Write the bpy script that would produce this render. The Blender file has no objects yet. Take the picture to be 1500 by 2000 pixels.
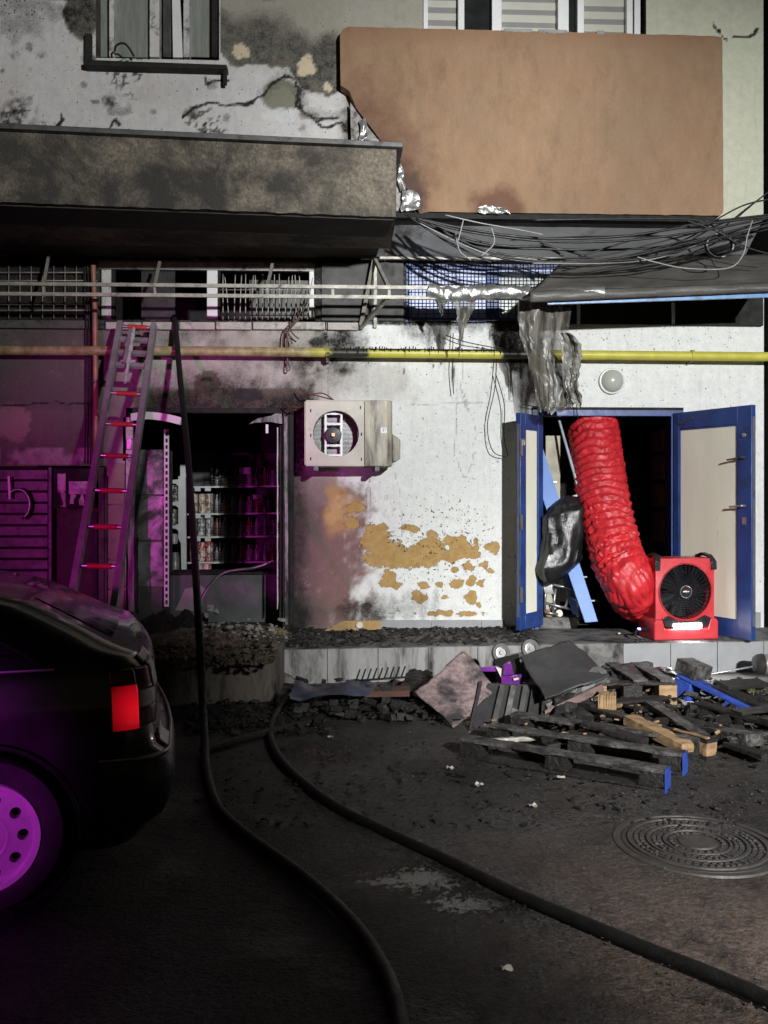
import bpy, math, random
import numpy as np
from mathutils import Vector, Matrix, noise as mnoise

random.seed(7); rng = np.random.default_rng(7)
scene = bpy.context.scene
COL = scene.collection
R = math.radians

# ------------------------------------------------------------------ camera, world, lights, exposure
F, CX, HZ, CZ, TH = 1800.0, 750.0, 965.0, 1.56, R(2.5)
cam = bpy.data.cameras.new('camera'); camo = bpy.data.objects.new('camera', cam); COL.objects.link(camo)
camo.location = (0, 0, CZ); camo.rotation_euler = (R(90), 0, -TH)
cam.sensor_fit = 'HORIZONTAL'; cam.sensor_width = 36; cam.lens = 36 * F / 1500
cam.shift_y = -(1000 - HZ) / 1500; cam.clip_end = 500; cam.clip_start = 0.05
scene.camera = camo

world = bpy.data.worlds.new('World'); scene.world = world; world.use_nodes = True
wn = world.node_tree.nodes; wl = world.node_tree.links
sky = wn.new('ShaderNodeTexSky'); sky.sky_type = 'NISHITA'; sky.sun_disc = False
sky.sun_elevation = R(3); sky.sun_rotation = R(200)
wl.new(sky.outputs[0], wn['Background'].inputs[0]); wn['Background'].inputs[1].default_value = 0.007

def spot(name, loc, aim, power, color, size, blend, radius):
    l = bpy.data.lights.new(name, 'SPOT'); o = bpy.data.objects.new(name, l); COL.objects.link(o)
    o.location = loc; o.rotation_euler = (Vector(aim) - Vector(loc)).to_track_quat('-Z', 'Y').to_euler()
    l.energy = power; l.color = color; l.spot_size = R(size); l.spot_blend = blend; l.shadow_soft_size = radius
    return o
# floodlight behind right of the camera, beacon at the left, plus added fill spots
spot('floodlight', (3.4, -3.4, 4.2), (2.7, 8.6, 2.4), 6500, (0.98, 1.0, 0.995), 47, 1.0, 0.09)
spot('upper_fill_spot', (3.2, -3.4, 4.3), (-1.3, 8.6, 5.9), 3500, (0.98, 1.0, 0.99), 40, 0.75, 0.09)  # added spot, brightens the upper left wall
spot('ground_fill_spot', (3.6, -3.3, 4.0), (2.4, 4.4, 0.0), 4600, (1.0, 0.985, 0.96), 36, 1.0, 0.09)  # added spot, brightens the road in the foreground
spot('beacon', (-3.3, 0.9, 1.75), (-1.75, 8.6, 1.5), 820, (0.85, 0.045, 0.66), 31, 0.7, 0.10)
spot('wheel_fill_spot', (-2.5, -0.6, 0.85), (-1.62, 3.4, 0.50), 620, (0.72, 0.03, 0.86), 17, 0.6, 0.07)  # added purple spot for the car's wheel

vs = scene.view_settings
vs.view_transform = 'Standard'; vs.look = 'None'; vs.gamma = 1; vs.use_curve_mapping = False; vs.exposure = 0.0

# ------------------------------------------------------------------ pixel <-> place
CT, ST = math.cos(TH), math.sin(TH)
def ray(px, py):
    a, b = (px - CX) / F, (HZ - py) / F
    return a * CT + ST, -a * ST + CT, b
def W(px, py, Y):                                   # point seen at px,py on the plane y = Y
    x, y, z = ray(px, py); t = Y / y
    return Vector((x * t, Y, CZ + z * t))
def G(px, py, z=0.0):                               # point seen at px,py at height z
    x, y, b = ray(px, py); t = (z - CZ) / b
    return Vector((x * t, y * t, z))
def XZ(px, py, Y): p = W(px, py, Y); return p.x, p.z

# ------------------------------------------------------------------ mesh helpers
class B:
    def __init__(s): s.v = []; s.f = []
    def add(s, vs, fs):
        o = len(s.v); s.v += [tuple(p) for p in vs]; s.f += [tuple(i + o for i in f) for f in fs]; return s
    def slab(s, a, b):
        x0, y0, z0 = a; x1, y1, z1 = b
        return s.add([(x0,y0,z0),(x1,y0,z0),(x1,y1,z0),(x0,y1,z0),(x0,y0,z1),(x1,y0,z1),(x1,y1,z1),(x0,y1,z1)],
                     [(0,3,2,1),(4,5,6,7),(0,1,5,4),(1,2,6,5),(2,3,7,6),(3,0,4,7)])
    def obox(s, c, ax, ay, az):                      # centre and three half-axis vectors
        c, ax, ay, az = map(Vector, (c, ax, ay, az)); P = []
        for k in (-1, 1):
            for i, j in ((-1,-1),(1,-1),(1,1),(-1,1)): P.append(c + ax*i + ay*j + az*k)
        return s.add(P, [(0,3,2,1),(4,5,6,7),(0,1,5,4),(1,2,6,5),(2,3,7,6),(3,0,4,7)])
    def bar(s, p, q, w, h, side=None):               # box from p to q; w along side, h along the other
        p, q = Vector(p), Vector(q); d = (q - p)
        sd = Vector(side) if side else d.cross(Vector((0, 0, 1)))
        if sd.length < 1e-6: sd = Vector((1, 0, 0))
        sd = (sd - d * (sd.dot(d) / d.dot(d))).normalized(); up = d.cross(sd).normalized()
        return s.obox((p + q) / 2, d / 2, sd * w / 2, up * h / 2)
    def tube(s, pts, r, n=8, cap=True):
        pts = [Vector(p) for p in pts]; m = len(pts); rr = r if hasattr(r, '__len__') else [r] * m
        t0 = (pts[1] - pts[0]).normalized()
        u = t0.cross(Vector((0, 0, 1)));  u = u if u.length > 1e-3 else t0.cross(Vector((1, 0, 0))); u.normalize()
        V = []
        for i in range(m):
            t = (pts[min(i+1, m-1)] - pts[max(i-1, 0)]).normalized()
            u = (u - t * u.dot(t)).normalized(); w = t.cross(u)
            for k in range(n):
                a = 2 * math.pi * k / n
                V.append(pts[i] + (u * math.cos(a) + w * math.sin(a)) * rr[i])
        fs = [(i*n+k, i*n+(k+1)%n, (i+1)*n+(k+1)%n, (i+1)*n+k) for i in range(m-1) for k in range(n)]
        if cap: fs += [tuple(range(n-1, -1, -1)), tuple((m-1)*n + k for k in range(n))]
        return s.add(V, fs)
    def prism(s, poly, d):                           # planar polygon pushed along d
        poly = [Vector(p) for p in poly]; d = Vector(d); n = len(poly)
        return s.add(poly + [p + d for p in poly],
                     [tuple(range(n-1,-1,-1)), tuple(range(n, 2*n))] + [(i, (i+1)%n, n+(i+1)%n, n+i) for i in range(n)])
    def lathe(s, c, axis, prof, n=24, u=None):       # prof: (radius, along)
        c, ax = Vector(c), Vector(axis).normalized()
        u = Vector(u) if u else (ax.orthogonal()); u = (u - ax*u.dot(ax)).normalized(); w = ax.cross(u); V = []
        for r, h in prof:
            for k in range(n):
                a = 2*math.pi*k/n; V.append(c + ax*h + (u*math.cos(a) + w*math.sin(a))*r)
        m = len(prof)
        fs = [(i*n+k, i*n+(k+1)%n, (i+1)*n+(k+1)%n, (i+1)*n+k) for i in range(m-1) for k in range(n)]
        return s.add(V, fs)
    def ringfill(s, outer, inner):
        n = len(outer); return s.add(list(outer) + list(inner), [(i, (i+1)%n, n+(i+1)%n, n+i) for i in range(n)])
    def grid(s, fn, nu, nv, wrap=False):
        V = [fn(i/nu, j/nv) for j in range(nv+1) for i in range(nu if wrap else nu+1)]
        k = nu if wrap else nu+1
        fs = [(j*k+i, j*k+(i+1)%k, (j+1)*k+(i+1)%k, (j+1)*k+i) for j in range(nv) for i in range(nu)]
        return s.add(V, fs)
    def build(s, name, mat, parent=None, smooth=None, bevel=0, thick=0):
        me = bpy.data.meshes.new(name)
        if parent is None:
            a = np.array(s.v); L = Vector(((a[:,0].min()+a[:,0].max())/2, (a[:,1].min()+a[:,1].max())/2, a[:,2].min()))
        else:
            r = parent
            while r.parent: r = r.parent
            L = r.location.copy()
        me.from_pydata([(x-L.x, y-L.y, z-L.z) for x, y, z in s.v], [], s.f); me.materials.append(mat)
        me.validate()
        if smooth is not None:
            me.polygons.foreach_set('use_smooth', [True]*len(me.polygons))
            if smooth < 179: me.set_sharp_from_angle(angle=R(smooth))
        o = bpy.data.objects.new(name, me); COL.objects.link(o)
        if parent is None: o.location = L
        else: o.parent = parent
        if thick:
            md = o.modifiers.new('thick', 'SOLIDIFY'); md.thickness = thick; md.offset = 0
        if bevel:
            md = o.modifiers.new('bevel', 'BEVEL'); md.width = bevel; md.segments = 2; md.limit_method = 'ANGLE'; md.angle_limit = R(40)
            me.polygons.foreach_set('use_smooth', [True]*len(me.polygons)); me.set_sharp_from_angle(angle=R(50))
        return o
def tag(o, label=None, cat=None, group=None, kind=None):
    if label: o['label'] = label
    if cat: o['category'] = cat
    if group: o['group'] = group
    if kind: o['kind'] = kind
    return o
def thing(name, label, cat, loc, group=None):
    o = bpy.data.objects.new(name, None); COL.objects.link(o); o.location = loc; o.empty_display_size = .1
    return tag(o, label, cat, group)
def copy_tree(o, parent=None):
    c = o.copy(); COL.objects.link(c); c.parent = parent
    for ch in list(o.children): copy_tree(ch, c)
    return c
def spline(pts, n=8):
    P = [Vector(p) for p in pts]; out = []
    for i in range(len(P)-1):
        p0, p1, p2, p3 = P[max(i-1,0)], P[i], P[i+1], P[min(i+2, len(P)-1)]
        for k in range(n):
            t = k/n; out.append(.5*((2*p1)+(p2-p0)*t+(2*p0-5*p1+4*p2-p3)*t*t+(3*p1-p0-3*p2+p3)*t**3))
    return out + [P[-1]]
def nz(x, y=0, z=0): return mnoise.noise(Vector((x, y, z)))

# ------------------------------------------------------------------ materials
class N:                                             # small node-graph writer
    def __init__(s, name):
        s.m = bpy.data.materials.new(name); s.m.use_nodes = True; s.t = s.m.node_tree; s.n = s.t.nodes
        s.b = s.n['Principled BSDF']; s.out = s.n['Material Output']; s.pos = None
    def P(s):
        if not s.pos: s.pos = s.n.new('ShaderNodeNewGeometry')
        return s.pos.outputs['Position']
    def link(s, a, b): s.t.links.new(a, b)
    def set(s, sock, v):
        if hasattr(v, 'is_output'): s.link(v, sock)
        else: sock.default_value = v
    def mapping(s, sc=(1,1,1), rot=(0,0,0)):
        n = s.n.new('ShaderNodeMapping'); s.link(s.P(), n.inputs[0]); n.inputs['Scale'].default_value = sc; n.inputs['Rotation'].default_value = rot
        return n.outputs[0]
    def noise(s, scale, detail=5, rough=.6, vec=None, dist=0):
        n = s.n.new('ShaderNodeTexNoise'); s.link(vec or s.P(), n.inputs['Vector'])
        n.inputs['Scale'].default_value = scale; n.inputs['Detail'].default_value = detail
        n.inputs['Roughness'].default_value = rough; n.inputs['Distortion'].default_value = dist
        return n.outputs['Fac']
    def voronoi(s, scale, feature='F1', vec=None):
        n = s.n.new('ShaderNodeTexVoronoi'); n.feature = feature; s.link(vec or s.P(), n.inputs['Vector']); n.inputs['Scale'].default_value = scale
        return n.outputs['Distance']
    def math(s, op, a, b=0.0, c=0.0):
        n = s.n.new('ShaderNodeMath'); n.operation = op
        for i, v in enumerate((a, b, c)): s.set(n.inputs[i], v)
        return n.outputs[0]
    def ramp(s, v, lo, hi, a=0.0, b=1.0):
        n = s.n.new('ShaderNodeMapRange'); n.clamp = True
        for i, q in enumerate((v, lo, hi, a, b)): s.set(n.inputs[i], q)
        return n.outputs[0]
    def mix(s, f, a, b, mode='MIX'):
        n = s.n.new('ShaderNodeMix'); n.data_type = 'RGBA'; n.blend_type = mode
        s.set(n.inputs[0], f)
        for k, v in ((6, a), (7, b)):
            s.set(n.inputs[k], v if hasattr(v, 'is_output') else (*v, 1.0))
        return n.outputs[2]
    def attr(s, name):
        n = s.n.new('ShaderNodeAttribute'); n.attribute_name = name; return n
    def sep(s, c):
        n = s.n.new('ShaderNodeSeparateColor'); s.link(c, n.inputs[0]); return n.outputs
    def bump(s, h, strength, dist=.01):
        n = s.n.new('ShaderNodeBump'); s.link(h, n.inputs['Height']); n.inputs['Strength'].default_value = strength; n.inputs['Distance'].default_value = dist
        s.link(n.outputs[0], s.b.inputs['Normal'])
    def fin(s, col=None, rough=None, metal=None, spec=None):
        if col is not None: s.set(s.b.inputs['Base Color'], col if hasattr(col, 'is_output') else (*col, 1))
        if rough is not None: s.set(s.b.inputs['Roughness'], rough)
        if metal is not None: s.set(s.b.inputs['Metallic'], metal)
        if spec is not None: s.set(s.b.inputs['Specular IOR Level'], spec)
        return s.m
def mul(c, k): return tuple(min(1, x*k) for x in c)
SOOT = (.012, .011, .011)
def mat(name, col, rough=.6, metal=0, var=.25, scale=7, soot=0.0, sscale=5, sootcol=SOOT, bump=.15, bscale=70, spec=.5, dist=.006, stretch=(1,1,1)):
    g = N(name); v = g.mapping(stretch) if stretch != (1,1,1) else None
    n1 = g.noise(scale, 6, .65, v); c = g.mix(g.ramp(n1, .3, .7), mul(col, 1-var), mul(col, 1+var))
    rr = g.ramp(g.noise(scale*2.3, 4, .6, v), .3, .7, max(.04, rough-.12), min(1, rough+.12))
    if soot:
        n2 = g.noise(sscale, 7, .7, v, .4); f = g.ramp(n2, .78-.62*soot, .92-.55*soot)
        c = g.mix(f, c, sootcol); rr = g.math('MAXIMUM', rr, g.math('MULTIPLY', f, .75))
        if metal: metal = g.ramp(f, 0, 1, metal, 0.0)
    if bump: g.bump(g.noise(bscale, 5, .6, v), bump, dist)
    return g.fin(c, rr, metal, spec)
def emit(name, col, strength):
    g = N(name); g.fin(col, .3); g.b.inputs['Emission Color'].default_value = (*col, 1); g.b.inputs['Emission Strength'].default_value = strength; return g.m

# ------------------------------------------------------------------ numpy noise and wall painting
def vnoise(x, y, seed):
    r = np.random.default_rng(seed).random((257, 257)); xi = np.floor(x).astype(int); yi = np.floor(y).astype(int)
    fx = x - xi; fy = y - yi; fx = fx*fx*(3-2*fx); fy = fy*fy*(3-2*fy); a = xi % 256; b = yi % 256
    return (r[a, b]*(1-fx)+r[a+1, b]*fx)*(1-fy) + (r[a, b+1]*(1-fx)+r[a+1, b+1]*fx)*fy
def fbm(x, y, size, seed, octv=4):                   # about -1..1
    s = 0; amp = 1; tot = 0
    for k in range(octv):
        s = s + amp*vnoise(x/size*2**k + 31.7*k, y/size*2**k + 17.3*k, seed+k); tot += amp; amp *= .55
    return (s/tot - .5)*2.4
def sm(a, b, v):
    t = np.clip((v-a)/(b-a), 0, 1); return t*t*(3-2*t)
YW = 8.64
def pix(x, z, Y=YW):
    dep = x*ST + Y*CT; return CX + F*(x*CT - Y*ST)/dep, HZ - F*(z-CZ)/dep
def grid_wall(name, x0, x1, z0, z1, holes, paint, material, parent, Y=YW, step=.02):
    def axis(a, b, cuts):
        k = sorted({a, b, *[c for c in cuts if a < c < b]}); out = []
        for p, q in zip(k[:-1], k[1:]):
            n = max(1, int(math.ceil((q-p)/step))); out += [p + (q-p)*i/n for i in range(n)]
        return np.array(out + [b])
    xs = axis(x0, x1, [c for h in holes for c in h[:2]]); zs = axis(z0, z1, [c for h in holes for c in h[2:]])
    X, Z = np.meshgrid(xs, zs); nx, nzz = len(xs), len(zs)
    keep = np.ones((nzz-1, nx-1), bool); cxm = (xs[:-1]+xs[1:])/2; czm = (zs[:-1]+zs[1:])/2
    for h in holes:
        keep &= ~(((czm > h[2]) & (czm < h[3]))[:, None] & ((cxm > h[0]) & (cxm < h[1]))[None, :])
    j, i = np.nonzero(keep); q = j*nx + i
    faces = np.stack([q, q+1, q+nx+1, q+nx], 1)
    used = np.unique(faces); rm = -np.ones(nx*nzz, int); rm[used] = np.arange(len(used)); faces = rm[faces]
    x = X.ravel()[used]; z = Z.ravel()[used]
    r = parent
    while r.parent: r = r.parent
    L = r.location
    me = bpy.data.meshes.new(name); me.vertices.add(len(used)); co = np.stack([x-L.x, np.full_like(x, Y-L.y), z-L.z], 1)
    me.vertices.foreach_set('co', co.ravel()); me.loops.add(faces.size); me.loops.foreach_set('vertex_index', faces.ravel())
    me.polygons.add(len(faces)); me.polygons.foreach_set('loop_start', np.arange(len(faces))*4); me.update(calc_edges=True)
    px, py = pix(x, z, Y)
    for an, arr in paint(px, py).items():
        at = me.attributes.new(an, 'FLOAT_COLOR', 'POINT'); at.data.foreach_set('color', np.clip(arr, 0, 1).astype(np.float32).ravel())
    me.materials.append(material); o = bpy.data.objects.new(name, me); COL.objects.link(o); o.parent = parent
    return o
def blob(px, py, cx, cy, rx, ry): return 1 - np.sqrt(((px-cx)/rx)**2 + ((py-cy)/ry)**2)
def line_d(px, py, pts):
    d = np.full(px.shape, 1e9)
    for (ax, ay), (bx, by) in zip(pts[:-1], pts[1:]):
        t = np.clip(((px-ax)*(bx-ax)+(py-ay)*(by-ay))/((bx-ax)**2+(by-ay)**2+1e-9), 0, 1)
        d = np.minimum(d, np.hypot(px-ax-t*(bx-ax), py-ay-t*(by-ay)))
    return d
def lay(base, col, f): return base*(1-f[:, None]) + np.array(col)[None, :]*f[:, None]

def paint_wall(px, py):
    n = len(px); f1 = fbm(px, py, 90, 1); f2 = fbm(px, py, 28, 11, 5); f3 = fbm(px, py, 12, 21, 4); st = fbm(px, py*.12, 14, 31, 4); f4 = fbm(px, py, 22, 41, 4); f5 = fbm(px, py, 20, 51, 4)
    one = np.ones(n); soot = np.zeros(n); peel = np.zeros(n); crack = np.zeros(n); fleck = np.zeros(n); rough = np.ones(n)*.3
    base = np.ones((n, 3))*np.array((.66, .645, .64))
    up = py < 500
    # ---- upper storey: beige paint burnt off the white plaster, cream paint at the right
    edge = np.interp(px, [0, 165, 185, 300, 428, 450, 520, 560, 590, 610, 640, 690, 1500], [-80, -80, 100, 60, 100, 126, 128, 132, 165, 185, 188, 170, 900])
    paintm = sm(-.06, .06, (edge - py)/60 + .16*f2 + .1*f3 - .0) * (px > 428)
    paintm = np.maximum(paintm, sm(-.1, .1, blob(px, py, 160, 20, 34, 62)+.3*f2))
    base = lay(base, (.36, .34, .285), paintm*up)
    soot += up*paintm*np.clip(.72*sm(-20, 40, py-edge+115+20*f1)*sm(760, 640, px) + .15*f1, 0, 1)
    base = lay(base, (.56, .57, .45), up*sm(1180, 1300, px))
    base = lay(base, (.43, .40, .36), up*sm(800, 640, px)*sm(640, 700, px)*.7)
    # white plaster dirt: lilac grey clouds, speckled top-left corner
    dirt = np.clip(.22*f1 + .12*f2, 0, .5)*up*(1-paintm)*(px < 690); base = lay(base, (.34, .33, .35), dirt)
    soot += up*sm(.15, .9, blob(px, py, 30, 20, 200, 120)+.55*f2)*.5
    soot += up*(px < 700)*(.5*sm(0, .6, blob(px, py, 10, 240, 70, 60)+.7*f3) + .5*sm(.1, .7, blob(px, py, 225, 218, 42, 26)+.8*f3) + .5*sm(0, .8, blob(px, py, 215, 195, 22, 18)+.9*f3))
    for c in ((163,166,9,10),(300,134,12,10),(442,230,9,10),(410,233,7,6),(57,92,10,12),(300,218,9,8)): soot += up*.55*sm(-.1, .5, blob(px, py, *c)+.3*f3)
    soot += up*(px < 690)*.55*sm(.0, .5, blob(px, py, 410, 165, 18, 12)+.5*f3)
    for c in ((470, 100, 17, 15), (599, 130, 18, 20), (640, 170, 10, 9)): base = lay(base, (.66, .56, .40), up*sm(-.12, .12, blob(px, py, *c)+.45*f3)); soot *= 1-.9*up*sm(-.12, .12, blob(px, py, *c)+.45*f3)
    gp = up*sm(-.1, .1, blob(px, py, 548, 185, 36, 34)+.25*f3); base = lay(base, (.20, .205, .14), gp*.9)
    for c in ((375, 222, 18, 8), (600, 225, 26, 7)): base = lay(base, (.2, .2, .15), up*sm(-.1, .2, blob(px, py, *c)+.5*f3)*.8)
    for pl in ([(355,225),(375,212),(405,198),(440,205),(480,204),(515,185),(530,162),(555,150),(575,155),(582,178),(580,205),(598,222),(622,230),(660,228)],
               [(400,150),(402,165),(415,160),(445,158)], [(390,270),(402,255),(398,240)], [(425,275),(430,265)], [(215,245),(222,230),(232,245)],
               [(100,255),(122,235),(120,222)], [(165,272),(168,260)], [(10,240),(35,260),(75,256)], [(610,225),(625,245),(668,240)], [(1396,46),(1402,62),(1420,80)], [(1432,72),(1470,68),(1476,58)]):
        d = line_d(px+7*f3, py+7*f2, pl); crack = np.maximum(crack, up*sm(6, 1, d + 1.2*f3))
    soot += up*.35*sm(26, 4, line_d(px, py, [(515,185),(555,150),(582,178),(598,222),(660,228)])+14*f3)*(px < 690)
    soot += up*.8*sm(34, 4, np.abs(px-690)+8*f3)*sm(150, 240, py)
    base = lay(base, (.72, .73, .74), up*sm(0, .2, blob(px, py, 550, 225, 40, 14)+.3*st)*.8)
    vein = sm(.10, .02, np.abs(fbm(px, py, 60, 71, 5)))*sm(.15, .6, fbm(px, py, 130, 81, 3)+.25*sm(120, 260, py)); crack = np.maximum(crack, up*(px < 690)*.8*vein*(1-paintm))
    soot += up*(px < 690)*(1-paintm)*.55*sm(.55, .9, f2+.5*fbm(px, py, 200, 91, 2))
    base = lay(base, (.42, .36, .33), up*(px < 690)*(1-paintm)*sm(.3, .9, fbm(px, py, 170, 95, 3))*.5)
    # ---- ground storey
    lo = ~up
    left = sm(720, 600, px+24*f1)
    base = lay(base, (.78, .79, .78), lo*1.0*one)
    base = lay(base, (.34, .31, .265), lo*left*sm(900, 840, py+20*f1)*(.82+.25*f2).clip(0, 1))
    base = lay(base, (.15, .125, .12), lo*sm(280, 190, px+20*f1))  # dirty beige, darkened further to imitate the floodlight fading out
    base = lay(base, (.46, .42, .38), lo*sm(.1, .6, .5*f2+.3*f3)*sm(720, 560, px)*(py < 760)*.45)
    rough = np.where(lo & (px < 720) & (py < 800), .9, rough)
    base = lay(base, (.22, .18, .145), lo*sm(0, 3, (py-757)+3*f3)*(px > 262)*(px < 598+6*f2)*(py < 800))
    base = lay(base, (.06, .06, .065), lo*sm(-.06, .06, blob(px, py, 482, 770, 33, 13)+.2*f3))
    base = lay(base, (.15, .11, .085), lo*sm(-.06, .06, blob(px, py, 402, 748, 28, 24)+.3*f3)); soot += lo*.9*sm(0, .4, blob(px, py, 402, 742, 14, 7)+.5*f3)
    base = lay(base, (.24, .20, .15), lo*sm(.1, .7, blob(px, py, 730, 740, 120, 60)+.6*f2)*.35)
    # soot under the sill strip and around the burnt sheet
    soot += lo*np.clip(.62*sm(668, 632, py-26*np.maximum(f1, -.2)-18*st)*sm(760, 800, px)*sm(1060, 1000, px) + .2*f2*sm(700, 640, py), 0, 1)
    soot += lo*np.clip(1.25*sm(-.5, .5, blob(px, py, 1012, 662, 46, 46)+.5*f2), 0, 1) + lo*.55*sm(-.1, .6, blob(px, py, 1020, 745, 32, 75)+.4*f2)
    soot += lo*.45*sm(.0, .8, blob(px, py, 640, 690, 60, 90)+.5*f2) + lo*.35*sm(0, .8, blob(px, py, 560, 640, 120, 26)+.5*f2)
    soot += lo*(py < 634)*np.clip(.94+.25*f2, 0, 1)*sm(1115, 1085, px) + lo*(py < 634)*.35*(px > 1100)  # second term darkens the wall colour for the canopy's shade
    soot += lo*np.clip(.5+.5*f1, 0, 1)*sm(240, 120, px)*.45
    base = lay(base, (.16, .12, .12), lo*sm(-.05, .05, blob(px, py, 60, 840, 55, 48)+.3*f2)*(px < 110))
    base = lay(base, (.30, .22, .2), lo*sm(-.02, .05, blob(px, py, 25, 825, 38, 38)+.3*f3)*(px < 110))
    base = lay(base, (.44, .4, .38), lo*((py > 874) & (py < 907) & (px < 178))*sm(-.4, .2, f2))
    crack = np.maximum(crack, lo*sm(3.5, .5, line_d(px, py+3*f3, [(0,793),(60,788),(110,785),(130,790),(180,788)])))
    soot += lo*np.clip(.85*sm(690, 800, py+30*f1)*(py < 802)*sm(640, 590, px)*sm(240, 290, px) + .25*f2*sm(700, 790, py), 0, 1)*(px < 640)*(py < 802)
    soot += lo*.75*sm(36, 4, np.abs(px-578)+10*f2)*sm(760, 800, py) + lo*.6*sm(.0, .7, blob(px, py, 600, 845, 42, 100)+.35*f2)
    soot += lo*.7*sm(-.1, .8, blob(px, py, 672, 668, 75, 75)+.5*f2) + lo*.5*sm(-.1, .8, blob(px, py, 330, 660, 140, 50)+.5*f2) + lo*.5*sm(-.1, .8, blob(px, py, 560, 700, 90, 60)+.6*f2)
    # brown-pink scorched patch below the air conditioner and ochre under-paint
    pk = sm(-.1, .6, (740-px)/110 + .45*f1 + .4*f2 + .3*f3 + .15*st - .2*sm(1000, 930, py))*sm(905, 950, py+14*f2)*(px > 560)
    pcol = (.20, .105, .098)
    base = lay(base, pcol, lo*pk*.95); base = lay(base, (.13, .105, .10), lo*pk*sm(655, 590, px+22*f1+10*f2)*.8)
    base = lay(base, (.30, .255, .235), lo*pk*sm(1000, 930, py+22*f2)*.75)
    oc = sm(-.3, .5, blob(px, py, 665, 992, 36, 52)+.6*f2)*(py > 930); base = lay(base, (.50, .31, .12), lo*oc*.75)
    base = lay(base, (.58, .40, .18), lo*sm(.1, .5, blob(px, py, 655, 1000, 20, 30)+.5*f3)*.6)
    base = lay(base, (.42, .27, .23), lo*sm(.25, .8, f3+.35*f2)*pk*sm(1080, 1150, py)*.55)
    soot += lo*.5*sm(-.2, .9, blob(px, py, 690, 1196, 105, 22)+.7*f2+.5*f3) + lo*.5*sm(1150, 1215, py)*sm(660, 590, px)
    soot += lo*.42*sm(-.1, .6, blob(px, py, 760, 1185, 120, 38)+.5*st) + lo*.35*sm(.1, .8, blob(px, py, 690, 955, 50, 34)+.4*f2)
    soot += lo*.12*sm(.2, .9, f1+.4*st)*(px > 640)*(px < 1000)
    for c in ((735,1055,30,34),(772,1085,70,24),(820,1085,44,24),(832,1066,28,16),(893,1064,24,20),(885,1086,26,10),(852,1074,22,10),(922,1078,18,14),(966,1073,12,13),
              (822,1168,17,12),(890,1140,14,9),(917,1168,13,16),(921,1133,12,9),(886,1110,11,8),(831,1142,10,8),(765,1142,22,8),(788,1030,15,7),(747,1030,8,6),
              (806,1032,12,7),(845,1046,16,5),(930,1060,5,12),(916,1108,13,8),(944,1104,8,8),(952,1115,8,5),(935,1185,7,6),(957,1168,5,5),(860,1142,6,5),(940,1140,6,6),(692,990,20,12),(688,1020,14,14),(760,1125,16,12),(874,1168,8,4)):
        peel = np.maximum(peel, lo*np.clip(.5 + .75*blob(px+9*f4+6*f3, py+8*f5+5*f3, *c) + .20*f3, 0, 1))
    peel = np.maximum(peel, lo*np.clip(.42 + .5*blob(px, py, 868, 1198, 78, 7) + .45*f3, 0, 1))
    fleck = np.maximum(fleck, lo*np.clip(.95*sm(-.05, .6, blob(px, py, 860, 1060, 170, 130)), 0, 1))
    fleck = np.maximum(fleck, lo*.62*sm(0, .5, blob(px, py, 1280, 650, 260, 55))); fleck = np.maximum(fleck, lo*.42*(px > 640)); fleck = np.maximum(fleck, up*.5*(px < 690))
    fleck = np.maximum(fleck, up*.9*sm(0, .5, blob(px, py, 20, 20, 110, 70)+.3*f2))
    for pl in ([(893,760),(890,820),(888,890),(905,930),(935,938)], [(905,760),(930,850),(915,925)], [(963,700),(955,760),(945,830),(960,890),(985,900)], [(968,730),(985,775),(980,820),(988,860)], [(905,700),(900,760),(912,800)],
               [(778,788),(830,790),(1000,784)], [(768,905),(780,960),(785,1050)], [(715,930),(716,1030)], [(722,930),(724,1030)], [(640,757),(640,790)]):
        crack = np.maximum(crack, lo*.5*sm(3.2, .6, line_d(px+5*f2, py+2*f3, pl)))
    for c in ((885, 725, 2.5, 45), (998, 730, 3, 62), (1018, 720, 4, 32), (790, 725, 1.6, 14), (746, 735, 1.5, 12), (845, 715, 2.5, 10), (905, 660, 2, 30), (958, 650, 2, 30)): crack = np.maximum(crack, lo*sm(-.2, .6, blob(px, py, *c)+.3*f3))
    soot += lo*.3*sm(.15, .8, st)*sm(860, 690, py)*sm(780, 840, px)*sm(1040, 980, px)
    a = np.ones((n, 4)); a[:, :3] = base
    m1 = np.stack([np.clip(soot, 0, 1), peel, crack, fleck], 1); m2 = np.stack([rough, one*0, one*0, one], 1)
    return {'base': a, 'm1': m1, 'm2': m2}

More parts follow.
